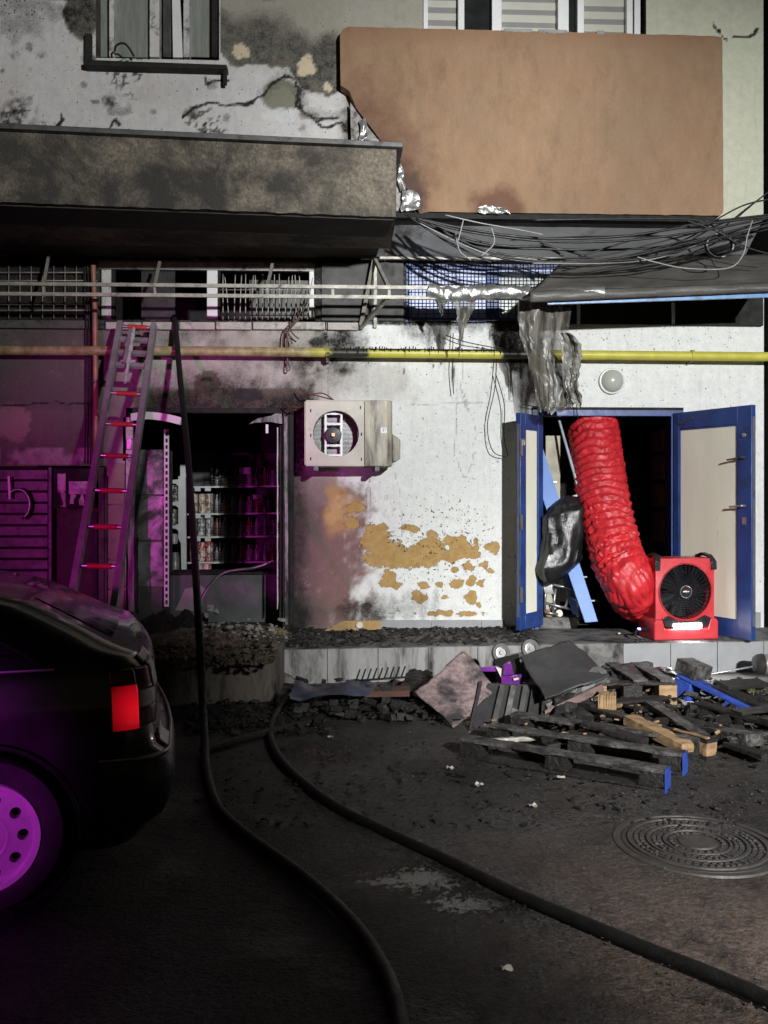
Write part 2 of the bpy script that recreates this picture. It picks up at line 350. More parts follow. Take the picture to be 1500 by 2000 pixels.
def wall_material(name):
    g = N(name); at = g.attr('base'); m = g.attr('m1'); r_, g_, b_ = g.sep(m.outputs['Color'])[:3]; al = m.outputs['Alpha']
    base = at.outputs['Color']; n_f = g.noise(55, 6, .7); n_m = g.noise(14, 6, .65); n_s = g.noise(11, 5, .65, g.mapping((1.6, 1, .16)))
    c = g.mix(1.0, base, g.mix(g.ramp(n_m, .25, .75), (.86, .86, .86), (1.08, 1.07, 1.06)), 'MULTIPLY')
    c = g.mix(g.ramp(n_s, .52, .78, 0, .22), c, (.25, .24, .23))
    # ochre under-paint where the coat has flaked; small flecks by threshold
    pf = g.ramp(g.math('ADD', g_, g.ramp(g.noise(38, 6, .7), .3, .7, -.16, .16)), .49, .53)
    c = g.mix(pf, c, g.mix(g.ramp(n_m, .3, .7), (.36, .215, .075), (.50, .33, .135)))
    fl = g.ramp(g.math('ADD', g.noise(46, 3, .5), g.math('MULTIPLY', al, .13)), .745, .765)
    fsel = g.ramp(g.noise(9, 2), .48, .52)
    c = g.mix(g.math('MULTIPLY', fl, g.ramp(al, .1, .3)), c, g.mix(fsel, (.06, .055, .05), (.30, .19, .08)))
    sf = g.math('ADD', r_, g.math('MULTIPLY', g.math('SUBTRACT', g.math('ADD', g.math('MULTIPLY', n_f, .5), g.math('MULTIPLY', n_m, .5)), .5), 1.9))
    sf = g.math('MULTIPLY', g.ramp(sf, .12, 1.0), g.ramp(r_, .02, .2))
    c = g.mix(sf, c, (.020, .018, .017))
    ck = g.ramp(g.math('ADD', b_, g.ramp(n_f, .3, .7, -.14, .14)), .28, .9); c = g.mix(ck, c, (.025, .023, .02))
    pits = g.ramp(g.noise(34, 5, .75), .56, .66); ro = g.sep(g.attr('m2').outputs['Color'])[0]
    c = g.mix(g.math('MULTIPLY', g.math('MULTIPLY', pits, ro), .34), c, (.11, .10, .09))
    h = g.math('SUBTRACT', g.math('ADD', g.math('MULTIPLY', g.noise(120, 4, .6), g.math('ADD', ro, .3)), g.math('MULTIPLY', n_m, .6)), g.math('ADD', g.math('MULTIPLY', pf, 1.6), g.math('MULTIPLY', ck, .8)))
    g.bump(h, .7, .02)
    return g.fin(c, .85, 0, .3)

# ------------------------------------------------------------------ common materials
M = {}
M['wall'] = wall_material('burnt_render')
M['soot'] = mat('sooty_black', (.012, .0115, .011), .85, var=.5, scale=5, bump=.3, bscale=30)
M['sootgrey'] = mat('sooty_grey_plaster', (.085, .083, .082), .85, var=.35, scale=4, soot=.38, sscale=3.2, bump=.3, bscale=45)
M['slab'] = mat('burnt_slab_render', (.205, .175, .135), .9, var=.5, scale=36, soot=.62, sscale=1.5, sootcol=(.05, .045, .04), bump=1.0, bscale=48, dist=.025)
M['flash'] = mat('sooty_sheet_metal', (.10, .10, .10), .5, .6, soot=.4, bump=.1)
M['white'] = mat('white_plastic', (.70, .70, .70), .4, var=.06, soot=.18, bump=.05)
M['whiteburnt'] = mat('scorched_white_plastic', (.55, .53, .52), .5, var=.2, soot=.42, sscale=9, bump=.3)
M['glassdark'] = mat('dark_glass', (.02, .022, .022), .12, bump=0, var=.3, spec=.5)
M['blue'] = mat('blue_painted_aluminium', (.018, .05, .20), .42, var=.3, scale=5, soot=.36, sscale=7, sootcol=(.022, .026, .045), bump=.08)
M['panel'] = mat('off_white_door_panel', (.80, .79, .66), .5, var=.08, scale=3, soot=.2, sscale=6, sootcol=(.25, .23, .2), bump=.04, stretch=(1, 1, .3))
M['metal'] = mat('grey_metal', (.35, .35, .35), .4, .85, soot=.3, bump=.1)
M['alu'] = mat('aluminium', (.42, .42, .43), .38, .8, var=.15, soot=.1, bump=.05)
M['wood'] = mat('pallet_wood', (.30, .19, .10), .75, var=.4, stretch=(.25, 1, 1), scale=20, bump=.4, soot=.36, sscale=7)
M['char'] = mat('charred_wood', (.016, .015, .014), .62, var=.6, scale=30, bump=.9, bscale=45, dist=.012, spec=.5)
M['ash'] = mat('charred_wood_ashy_top', (.10, .095, .09), .8, var=.7, scale=30, soot=.58, sscale=11, bump=.7, bscale=45, dist=.01)
M['palblue'] = mat('blue_pallet_paint', (.03, .07, .36), .6, soot=.4, sscale=9, bump=.3, bscale=40)

# ------------------------------------------------------------------ ground and platform
def ground_material():
    g = N('asphalt'); n1 = g.noise(1.1, 6, .65); n2 = g.noise(60, 5, .7); n3 = g.noise(.55, 5, .6)
    c = g.mix(g.ramp(g.math('ADD', g.math('MULTIPLY', n2, .55), g.math('MULTIPLY', g.noise(26, 5, .75), .45)), .38, .66), (.006, .006, .006), (.15, .145, .14))
    x = g.n.new('ShaderNodeSeparateXYZ'); g.link(g.P(), x.inputs[0])
    # reddish sand washed over the asphalt towards the right foreground
    sand = g.math('MULTIPLY', g.ramp(g.math('ADD', n1, g.math('MULTIPLY', x.outputs[0], .05)), .42, .60), g.math('MULTIPLY', g.ramp(x.outputs[0], .1, .9), g.ramp(x.outputs[1], 4.3, 3.3, .12, 1.0)))
    c = g.mix(g.math('MULTIPLY', sand, .95), c, g.mix(g.ramp(g.noise(35, 5, .7), .3, .7), (.05, .037, .031), (.34, .25, .205)))
    c = g.mix(g.ramp(n3, .42, .62, 0, .85), c, (.011, .011, .011))
    c = g.mix(g.ramp(g.noise(4.5, 6, .7), .5, .68, 0, .7), c, (.014, .013, .013))
    c = g.mix(g.ramp(g.noise(22, 6, .75), .6, .75, 0, .5), c, (.10, .095, .09))
    wet = g.ramp(g.math('ADD', g.noise(2.1, 5, .6), g.math('MULTIPLY', g.noise(30, 4), .12)), .60, .72, 0, .4)
    rag = g.math('ADD', g.math('MULTIPLY', g.math('SUBTRACT', g.noise(3.2, 6, .7), .5), 2.6), g.math('MULTIPLY', g.math('SUBTRACT', g.noise(30, 6, .8), .5), 4.2))
    for (px_, py_, rx, ry) in ((830, 1712, .34, .17), (925, 1768, .22, .11), (760, 1722, .2, .06), (620, 1470, .25, .2)):   # puddles left by the hoses
        q = G(px_, py_); dx = g.math('DIVIDE', g.math('SUBTRACT', x.outputs[0], q.x), rx); dy = g.math('DIVIDE', g.math('SUBTRACT', x.outputs[1], q.y), ry)
        d = g.math('SQRT', g.math('ADD', g.math('MULTIPLY', dx, dx), g.math('MULTIPLY', dy, dy)))
        wet = g.math('MAXIMUM', wet, g.ramp(g.math('ADD', g.math('SUBTRACT', 1.0, d), rag), -.1, .5))
    c = g.mix(g.math('MULTIPLY', wet, .6), c, (.012, .012, .012))
    hgt = g.math('MULTIPLY', g.math('ADD', g.math('MULTIPLY', n2, .6), g.noise(16, 5, .7)), g.ramp(wet, 0, 1, 1.0, .12))
    g.bump(hgt, 1.0, .028)
    return g.fin(c, g.ramp(wet, 0, 1, .62, .16), 0, g.ramp(wet, 0, 1, .45, .6))
M['ground'] = ground_material()
gb = B()
def gfun(u, v):
    x = -7 + 14*u; y = -1 + 10.5*v
    return (x, y, .012*nz(x*1.3, y*1.3) + .004*nz(x*6, y*6))
gb.grid(gfun, 160, 120)
tag(gb.build('ground', M['ground'], smooth=180), kind='structure')
go = B().add([(-90, -60, -.03), (90, -60, -.03), (90, 120, -.03), (-90, 120, -.03)], [(0, 1, 2, 3)])
tag(go.build('outer_ground', M['ground']), kind='structure')

PH = .285
M['plat'] = mat('sooty_concrete_platform', (.16, .155, .15), .7, soot=.55, sscale=4.5, bump=.5, bscale=40, dist=.01)
M['tile'] = mat('grey_tile', (.27, .275, .285), .45, var=.12, scale=5, soot=.2, sscale=5, bump=.05)
M['tileburn'] = mat('scorched_tile', (.25, .245, .245), .55, var=.25, scale=6, soot=.45, sscale=3.5, bump=.15, stretch=(1.6, 1, .4))
M['grout'] = mat('rough_mortar', (.30, .29, .28), .9, bump=.9, bscale=30, soot=.3, dist=.02)
pl, pr = G(540, 1268, PH), G(1560, 1250, PH); XL = -5.2
def plat_y(x): return pl.y + (pr.y - pl.y)*(x - pl.x)/(pr.x - pl.x)
p = B(); poly = [(XL, 8.9, 0), (XL, plat_y(pl.x)-.02, 0), (pl.x, pl.y, 0), (4.6, plat_y(4.6), 0), (4.6, 8.9, 0)]
p.prism([(a, b, -.02) for a, b, c in poly][::-1], (0, 0, PH+.02))
platform = tag(p.build('platform', M['plat'], bevel=.008), kind='structure')
# front tiles of the platform, one by one; a stretch of them has fallen off
x = pl.x; k = 0
while x < 4.4:
    w = .42; gap0, gap1 = G(1135, 1290, PH).x, G(1235, 1290, PH).x
    x2 = x + w - .006; px0, _ = pix(np.array([x]), np.array([.2]), plat_y(x))
    if not (x2 > gap0+.05 and x < gap1-.02):
        a = Vector((x, plat_y(x)-.002, 0)); b = Vector((x2, plat_y(x2)-.002, 0)); h = PH - .004
        t = B(); nrm = Vector((0, -.010 - .003*random.random(), 0)); top = h - .001
        if x < gap0 and x2 > gap0-.1: q = [a+Vector((0,0,.0)), b+Vector((0,0,0)), b+Vector((-.06,0,top*.6)), b+Vector((-.16,0,top)), a+Vector((0,0,top))]
        elif x < gap1+.1 and x2 > gap1: q = [a+Vector((0,0,.0)), b, b+Vector((0,0,top)), a+Vector((.1,0,top)), a+Vector((.04,0,top*.5))]
        elif k == 0: q = [a+Vector((.12,0,.07)), a+Vector((.2,0,0)), b, b+Vector((0,0,top)), a+Vector((0,0,top)), a+Vector((0,0,.13))]
        else: q = [a, b, b+Vector((0,0,top)), a+Vector((0,0,top))]
        t.prism(q[::-1], nrm); t.build('front_tile', M['tile'] if x > 2.3 else M['tileburn'], platform)
    x += w; k += 1
# broken step block in front of the shop door
bl = B(); ftl, ftr = G(255, 1385), G(540, 1372)
bl.grid(lambda u, v: (0, 0, 0), 1, 1); bl = B()
zt = .36
bl.prism([(ftl.x, ftl.y, 0), (ftr.x, ftr.y, 0), (ftr.x+.02, pl.y+.1, 0), (ftl.x, pl.y+.1, 0)], (0, 0, zt))
M['block'] = mat('scorched_concrete', (.13, .115, .10), .9, var=.3, scale=5, soot=.5, sscale=3.5, bump=.8, bscale=28, dist=.02, stretch=(1.5, 1, .5))
tag(bl.build('step_block', M['block'], bevel=.02), kind='structure')
# pale slab strip of pavement along the platform at the right
M['pave'] = mat('dirty_pavement', (.15, .145, .135), .85, soot=.4, sscale=3, bump=.5, bscale=40)
a, b_, c_, d_ = G(1130, 1345), G(1640, 1345), Vector((4.6, plat_y(4.6)-.01, 0)), Vector((G(1130, 1320).x, plat_y(1.8)-.01, 0))
tag(B().prism([(q.x, q.y, 0) for q in (a, b_, c_, d_)], (0, 0, .022)).build('pavement', M['pave']), kind='structure')

# ------------------------------------------------------------------ the building
bld = thing('apartment_building', 'fire-damaged apartment block with orange balcony, sooty walls and burnt shop front', 'building', (0, YW, 0))
def rect(x0, y0, x1, y1, Y=YW):                       # pixel box -> world x0,x1,z0,z1
    a, b = W(x0, y1, Y), W(x1, y0, Y); return [a.x, b.x, a.z, b.z]
YU = 8.20                                             # the upper storeys overhang the shop front
H_up1 = rect(187, -120, 428, 113, YU); H_up2 = rect(826, -120, 1262, 110, YU)
H_strip = rect(190, 512, 616, 624); H_blue = rect(793, 512, 1096, 628)
H_shop = rect(246, 798, 560, 1232); H_door = rect(1050, 802, 1318, 1232)
H_left = rect(-160, 910, 206, 1240)
for h in (H_shop, H_door, H_left): h[2] = PH
XWL, XWR = -5.4, W(1492, 600, YW).x; ZT = 7.0
ZS = W(1100, 424, YU).z; ZB = W(1000, 505, YW).z; XUR = W(1491, 300, YU).x
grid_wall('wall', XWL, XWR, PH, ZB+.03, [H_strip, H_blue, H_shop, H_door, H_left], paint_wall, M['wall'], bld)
grid_wall('upper_wall', XWL, XUR, ZS, ZT, [H_up1, H_up2], paint_wall, M['wall'], bld, YU)
B().slab((XWR-.02, YW+.004, 0), (XWR, 14, ZB)).build('side_wall', M['sootgrey'], bld); B().slab((XUR-.02, YU+.004, ZS), (XUR, 14, ZT)).build('side_wall', M['sootgrey'], bld)
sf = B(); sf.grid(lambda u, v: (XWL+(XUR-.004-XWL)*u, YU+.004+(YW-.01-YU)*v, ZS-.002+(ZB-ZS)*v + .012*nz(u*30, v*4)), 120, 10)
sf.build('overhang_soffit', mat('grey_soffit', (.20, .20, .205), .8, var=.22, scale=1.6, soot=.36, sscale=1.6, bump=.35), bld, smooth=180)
# reveals and rooms behind the openings
M['reveal'] = mat('sooty_reveal', (.09, .085, .08), .85, soot=.45, bump=.4)
M['room'] = mat('burnt_out_room', (.02, .019, .018), .9, var=.5, scale=3, bump=.4, bscale=20)
def reveal(h, d=.22, m='reveal', Y=YW):
    b = B(); y0, y1 = Y+.001, Y+d; x0, x1, z0, z1 = h
    for q in ([(x0,z0),(x0,z1)], [(x1,z1),(x1,z0)], [(x0,z1),(x1,z1)], [(x1,z0),(x0,z0)]):
        (ax, az), (bx, bz) = q; b.add([(ax,y0,az),(bx,y0,bz),(bx,y1,bz),(ax,y1,az)], [(0,1,2,3)])
    return b.build('window_reveal', M[m], bld)
def room(x0, x1, z0, z1, y0, y1, m='room', name='room_interior'):
    b = B(); P = [(x0,y0,z0),(x1,y0,z0),(x1,y1,z0),(x0,y1,z0),(x0,y0,z1),(x1,y0,z1),(x1,y1,z1),(x0,y1,z1)]
    b.add(P, [(0,1,2,3),(4,7,6,5),(1,5,6,2),(2,6,7,3),(3,7,4,0)]); return b.build(name, M[m], bld)
for h in (H_strip, H_blue): reveal(h)
for h in (H_up1, H_up2): reveal(h, Y=YU)
for h in (H_shop, H_door): reveal(h, .28).name = 'door_reveal'
room(H_up1[0]-.5, H_up1[1]+.3, H_up1[2]-.3, ZT-.01, YU+.222, YU+2.4); room(H_up2[0]-.3, H_up2[1]+.3, H_up2[2]-.3, ZT-.01, YU+.222, YU+2.4)
room(H_strip[0]-.01, H_blue[1]+.01, H_strip[2]-.02, H_strip[3]+.02, YW+.222, YW+1.6)
SX0, SX1 = H_shop[0]-.3, H_shop[1]+.35
room(SX0-.6, SX1+.3, PH-.002, 2.75, YW+.282, 13.2); room(H_door[0]-.35, H_door[1]+.5, PH-.002, 2.7, YW+.282, 12.4)
room(XWL, H_left[1], PH-.002, H_left[3], YW+.30, YW+.9)
def lbox(parent, name, m, x0, y0, x1, y1, Y0, Y1, bevel=.004):   # pixel box between two depths
    a, b = W(x0, y1, Y0), W(x1, y0, Y0); return B().slab((a.x, Y0, a.z), (b.x, Y1, b.z)).build(name, M[m] if isinstance(m, str) else m, parent, bevel=bevel)

# burnt window at the top left
w = B().slab((H_up1[0], YU+.10, H_up1[2]), (H_up1[1], YU+.16, H_up1[2]+.03)).build('window', M['whiteburnt'], bld, bevel=.004); w['label'] = 'burnt window with grimy curtains and black sill'
M['curtain'] = mat('grimy_curtain', (.20, .215, .19), .8, var=.25, scale=6, soot=.3, sscale=3, bump=.2, stretch=(4, 4, .5))
M['foil'] = mat('silver_foil', (.50, .50, .49), .36, .8, var=.3, scale=9, soot=.38, sscale=6, bump=.45, bscale=20, dist=.02)
for (x0, x1, m, y0, y1) in ((187, 213, 'curtain', .17, .19), (213, 222, 'whiteburnt', .08, .17), (222, 292, 'curtain', .14, .15), (292, 311, 'whiteburnt', .06, .17), (318, 334, 'flash', .12, .16),
                            (358, 370, 'whiteburnt', .08, .17), (370, 413, 'curtain', .15, .16), (413, 428, 'soot', .06, .17)):
    lbox(w, 'frame_post' if m != 'curtain' else 'curtain', m, x0, -118, x1, 111, YU+y0, YU+y1)
sl = B(); a, b = W(334, -118, YU+.1), W(346, -118, YU+.1); c, d = W(357, 112, YU+.1), W(338, 112, YU+.1)
sl.prism([a, b, c, d], (0, .03, 0)).build('slipped_slat', M['white'], w)
sb = B(); a, b = W(163, 116, YU-.12), W(443, 126, YU-.12); sb.prism([a, b, b+Vector((0,0,-.04)), a+Vector((0,0,-.05))], (0, .2, 0))
a = W(440, 126, YU-.1); sb.slab((a.x-.02, YU-.1, a.z-.17), (a.x+.012, YU-.06, a.z)); a = W(172, 70, YU-.05); sb.slab((a.x-.03, YU-.06, a.z-.24), (a.x+.03, YU-.01, a.z+.02))
sb.build('sill', M['soot'], w, bevel=.006)
B().tube(spline([W(224, 100, YU-.05), W(228, 88, YU-.1), W(245, 86, YU-.12), W(262, 110, YU-.1)], 6), .009, 6).build('bent_wire', M['soot'], w, smooth=180)
# white windows behind the orange balcony
w = B().slab((H_up2[0], YU+.05, H_up2[2]), (H_up2[1], YU+.12, H_up2[2]+.06)).build('window', M['white'], bld, bevel=.004); w['label'] = 'white plastic window with striped blinds above orange parapet'
M['blinda'] = mat('pale_blind_band', (.46, .45, .39), .8, var=.05, bump=0); M['blindb'] = mat('grey_blind_band', (.22, .22, .215), .8, var=.05, bump=0)
for x0, x1 in ((827, 836), (895, 907), (961, 980), (1090, 1111), (1128, 1141), (1224, 1236), (1239, 1251)): lbox(w, 'frame_post', 'white', x0, -118, x1, 108, YU+.045, YU+.13)
lbox(w, 'pane', 'glassdark', 907, -118, 961, 108, YU+.12, YU+.125); lbox(w, 'pane', 'glassdark', 1111, -118, 1128, 108, YU+.12, YU+.125)
for x0, x1, k0 in ((836, 895, .35), (980, 1090, .0), (1141, 1224, .55)):
    y = -118 - 12*k0; i = 0
    while y < 105:
        lbox(w, 'blind_band', ('blinda', 'blindb')[i % 2], x0, y, x1, min(y+12.4, 107), YU+.115+.004*(i % 2), YU+.121+.004*(i % 2), 0); y += 12.4; i += 1
# burnt strip windows under the slab
w = B().slab((H_strip[0], YW+.04, H_strip[3]-.075), (H_strip[1], YW+.10, H_strip[3]-.002)).build('window', M['whiteburnt'], bld, bevel=.004); w['label'] = 'burnt-out strip window with broken panes under the balcony slab'
for x0, x1, m in ((198, 217, 'whiteburnt'), (404, 426, 'white'), (604, 617, 'white')): lbox(w, 'frame_post', m, x0, 526, x1, 622, YW+.05, YW+.11)
lbox(w, 'frame_post', 'soot', 217, 524, 224, 622, YW+.05, YW+.11); lbox(w, 'frame_post', 'soot', 424, 524, 430, 622, YW+.05, YW+.11)
lbox(w, 'pane', mat('smoked_glass', (.035, .036, .038), .35, bump=.1), 276, 528, 342, 622, YW+.09, YW+.095, 0)
lbox(w, 'pane', mat('sooty_pane', (.10, .105, .098), .45, soot=.45, bump=.1), 487, 548, 604, 624, YW+.09, YW+.095, 0)
# blue window with its pale panes
M['paneblue'] = mat('frosted_blue_pane', (.34, .39, .66), .35, var=.14, scale=3, soot=.12, sootcol=(.16, .17, .2), bump=.05)
M['panegrey'] = mat('grey_green_pane', (.25, .28, .28), .3, var=.2, scale=4, soot=.2, bump=.05)
w = B().slab((H_blue[0], YW+.03, H_blue[3]-.07), (H_blue[1], YW+.09, H_blue[3]-.002)).build('window', M['blue'], bld, bevel=.004); w['label'] = 'blue framed window with pale panes behind a wire grille'
lbox(w, 'frame_post', 'blue', 793, 522, 800, 628, YW+.03, YW+.09); lbox(w, 'frame_post', 'blue', 951, 526, 975, 627, YW+.03, YW+.09); lbox(w, 'frame_rail', 'blue', 800, 621, 951, 628, YW+.03, YW+.09); lbox(w, 'frame_rail', 'blue', 975, 622, 1096, 628, YW+.03, YW+.09)
lbox(w, 'frame_rail', 'paneblue', 975, 520, 1092, 536, YW+.02, YW+.1)
for x0, x1, m in ((800, 873, 'paneblue'), (874, 951, 'paneblue'), (975, 1094, 'panegrey')): lbox(w, 'pane', m, x0, 525, x1, 621, YW+.06, YW+.066, 0)
# sill strip with joints between the storeys
x = 206
while x < 640:
    x2 = min(x + 72, 640); lbox(bld, 'sill_stone', M.setdefault('sill', mat('dirty_sill', (.42, .39, .36), .8, soot=.4, sscale=7, bump=.4)), x, 629, x2-3, 643, YW-.05, YW+.01, .006); x = x2
lbox(bld, 'sill_stone', 'sill', 640, 630, 700, 644, YW-.05, YW+.01, .006)
lbox(bld, 'sill_stone', 'reveal', -40, 626, 203, 640, YW-.05, YW+.01, .006)
# sooty flat panels between the windows
lbox(bld, 'infill_panel', 'sootgrey', 628, 514, 722, 626, YW-.03, YW-.002); lbox(bld, 'infill_panel', 'sootgrey', 725, 514, 788, 626, YW-.03, YW-.002)

# --- rendered canopy slab at the left: nearer to the street at its far left
zs0, zs1 = W(400, 416, 7.22).z, W(400, 283, 7.22).z
Ar, Al = W(774, 300, 7.26), W(-60, 270, 7.00)
XS0, XS1 = XWL, Ar.x
def yfront(x): return 7.26 + (7.00-7.26)*(Ar.x - x)/(Ar.x - Al.x)
def slabf(u, v):
    x = XS0 + (XS1-XS0)*u; z = zs0 + (zs1-zs0)*v; k = 0
    if v < .02: k = .012*nz(x*9, 3)
    return (x, yfront(x) + .012*nz(x*2, z*2), z + k)
sl = B(); sl.grid(slabf, 140, 12)
sl.add([(XS0, yfront(XS0), zs0), (XS1, yfront(XS1), zs0), (XS1, YU, zs0), (XS0, YU, zs0)], [(0, 3, 2, 1)])
sl.add([(XS1, yfront(XS1), zs0), (XS1, YU, zs0), (XS1, YU, zs1), (XS1, yfront(XS1), zs1)], [(0, 1, 2, 3)])
sl.add([(XS0, yfront(XS0), zs1), (XS1, yfront(XS1), zs1), (XS1, YU, zs1), (XS0, YU, zs1)], [(0, 1, 2, 3)])
slab = sl.build('balcony_slab', M['slab'], bld); slab['label'] = 'sooty rendered slab below the burnt window'
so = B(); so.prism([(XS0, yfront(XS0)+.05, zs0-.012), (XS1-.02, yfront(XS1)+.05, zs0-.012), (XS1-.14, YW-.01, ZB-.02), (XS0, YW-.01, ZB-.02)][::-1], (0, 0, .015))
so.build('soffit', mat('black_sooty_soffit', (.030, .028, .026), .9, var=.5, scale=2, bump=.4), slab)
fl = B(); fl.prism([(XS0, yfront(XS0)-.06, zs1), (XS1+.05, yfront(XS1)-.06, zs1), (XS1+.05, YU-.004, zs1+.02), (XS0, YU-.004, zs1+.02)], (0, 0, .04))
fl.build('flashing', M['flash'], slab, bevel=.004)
# --- orange balcony
YO = 8.07
def orange_material():
    g = N('orange_render'); st = g.noise(7, 7, .75, g.mapping((1.2, 1, .55))); n = g.noise(2.2, 6, .65); f = g.noise(70, 5, .6)
    c = g.mix(g.ramp(st, .28, .72), (.25, .15, .088), (.335, .215, .135)); c = g.mix(g.ramp(n, .42, .7, 0, .5), c, (.245, .175, .115)); c = g.mix(g.ramp(f, .55, .75, 0, .35), c, (.19, .115, .07))
    c = g.mix(g.ramp(g.noise(3.3, 7, .78, g.mapping((1.5, 1, .7))), .52, .72, 0, .6), c, (.17, .105, .065))
    c = g.mix(g.ramp(g.noise(5, 6, .7, g.mapping((3.0, 1, .08))), .6, .72, 0, .35), c, (.20, .145, .10))
    c = g.mix(g.ramp(g.noise(14, 6, .8), .60, .72, 0, .4), c, (.40, .29, .21))
    x = g.n.new('ShaderNodeSeparateXYZ'); g.link(g.P(), x.inputs[0]); X, Z = x.outputs[0], x.outputs[2]
    def spotm(px, py, rx, rz, k=.5):
        q = W(px, py, YO); dx = g.math('DIVIDE', g.math('SUBTRACT', X, q.x), rx); dz = g.math('DIVIDE', g.math('SUBTRACT', Z, q.z), rz)
        d = g.math('SQRT', g.math('ADD', g.math('MULTIPLY', dx, dx), g.math('MULTIPLY', dz, dz)))
        return g.math('SUBTRACT', g.math('ADD', 1.0, g.math('MULTIPLY', g.math('SUBTRACT', g.noise(5, 6, .7), .5), k*2.2)), d)
    burn = g.math('MAXIMUM', g.ramp(spotm(720, 380, .62, 1.05), -.1, .5), g.ramp(spotm(972, 412, .26, .24), -.1, .4))
    c = g.mix(g.math('MULTIPLY', burn, .8), c, (.115, .05, .035))
    core = g.math('MAXIMUM', g.ramp(spotm(785, 410, .26, .5), .0, .4), g.ramp(spotm(700, 330, .15, .45), .0, .4)); c = g.mix(g.math('MULTIPLY', core, .7), c, (.055, .04, .035))
    c = g.mix(g.ramp(g.math('ADD', Z, g.math('MULTIPLY', st, .35)), W(900, 90, YO).z+.16, W(900, 60, YO).z+.2, 0, .4), c, (.22, .10, .055))
    g.bump(g.math('ADD', f, g.math('MULTIPLY', st, .8)), .6, .012); return g.fin(c, .85, 0, .3)
M['orange'] = orange_material()
oz0, oz1 = W(1100, 417, YO).z, W(1100, 61, YO).z; ox0, ox1 = W(664, 200, YO).x, W(1411, 200, YO).x
ob = B(); r = .09; prof = []
for k in range(7): a = math.pi - k*math.pi/12; prof.append((ox0 + r + r*math.cos(a), oz1 - r + r*math.sin(a)))
# rounded top-left corner, eaten bottom-left corner
burnt = [W(x_, y_, YO) for x_, y_ in ((822, 416), (806, 392), (788, 352), (770, 312), (742, 272), (716, 238), (694, 210), (684, 176), (666, 168))]
poly = [(x_, z_) for x_, z_ in prof] + [(ox0 + r + (ox1-.03-ox0-r)*k/60, oz1 - .012*k/60 + .006*nz(k*.5, 2) + .005*nz(k*1.9, 8)) for k in range(1, 60)] + [(ox1-.015, oz1-.02), (ox1, oz1-.05)] + [(ox1 + .01*k/20 + .004*nz(k*.8, 5), oz1-.06 + (oz0+.09-oz1)*k/20) for k in range(1, 20)] + [(ox1+.008, oz0+.03), (ox1-.02, oz0)] + [(ox1-.03 + (burnt[0].x+.02-ox1+.03)*k/50, oz0 + .006*nz(k*.6, 3) + .004*nz(k*2.1, 9)) for k in range(1, 50)] + [(q.x + .01*random.uniform(-1, 1), q.z + .01*random.uniform(-1, 1)) for q in burnt]
ob.prism([(x_, YO, z_) for x_, z_ in poly], (0, .128, 0))
orange = ob.build('balcony_parapet', M['orange'], bld); orange['label'] = 'orange rendered balcony parapet with scorched lower left corner'
B().slab((ox0+.02, YO+.02, oz0-.05), (ox1-.06, YU-.004, oz0-.003)).build('drip_edge', M['soot'], orange)
# bare foam and mesh behind the burnt corner and the foil patch at the lower edge
fm = B(); fm.prism([W(x_, y_, YO+.03) for x_, y_ in ((812, 414), (772, 412), (776, 330), (700, 290), (686, 288), (684, 200), (712, 240), (746, 282), (778, 330), (800, 392))][::-1], (0, .05, 0))
fm.build('bare_insulation', mat('burnt_insulation', (.36, .34, .32), .8, var=.4, scale=14, soot=.5, sscale=9, bump=1, bscale=30, dist=.03), orange)
def crumple(name, corners, m, parent, amp=.03, n=22, fr=9, seed=0):
    A, B_, C_, D_ = corners
    def fn(u, v):
        q = A*(1-u)*(1-v) + B_*u*(1-v) + C_*u*v + D_*(1-u)*v
        k = mnoise.noise_vector(Vector((u*fr*(B_-A).length+seed, v*fr*(D_-A).length, seed*.7)))
        return q + k*amp
    return B().grid(fn, n, n).build(name, m, parent, smooth=50)
crumple('foil_patch', (W(930, 417, YO-.02), W(995, 417, YO-.02), W(985, 402, YO-.012), W(938, 402, YO-.012)), M['foil'], orange, .02, 14, 20, 3)
for i, (x0, y0, x1, y1) in enumerate(((776, 318, 792, 372), (783, 372, 818, 412), (702, 232, 720, 272), (726, 276, 748, 296))):
    crumple('melted_scrap', (W(x0, y1, YO-.02), W(x1, y1, YO-.02), W(x1-6, y0, YO-.01), W(x0, y0, YO-.01)), M['foil'], orange, .035, 12, 14, i*5)
for x0, x1 in ((985, 1040), (1052, 1108), (1165, 1180)):   # chipped coping along the top edge
    a, b = W(x0, 60, YO), W(x1, 60, YO); B().slab((a.x, YO-.006, oz1-.015-.01*random.random()), (b.x, YO+.06, oz1+.012)).build('coping_chip', M['grout'], orange, bevel=.006)
# grey plinth tiles at the foot of the wall
for x0, x1 in ((742, 841), (842, 939), (940, 988)): lbox(bld, 'plinth_tile', 'tile', x0, 1211, x1-1, 1231, YW-.022, YW-.002, .002)
for x0, x1 in ((1474, 1486),): lbox(bld, 'plinth_tile', 'tile', x0, 1196, x1, 1230, YW-.022, YW-.002, .002)

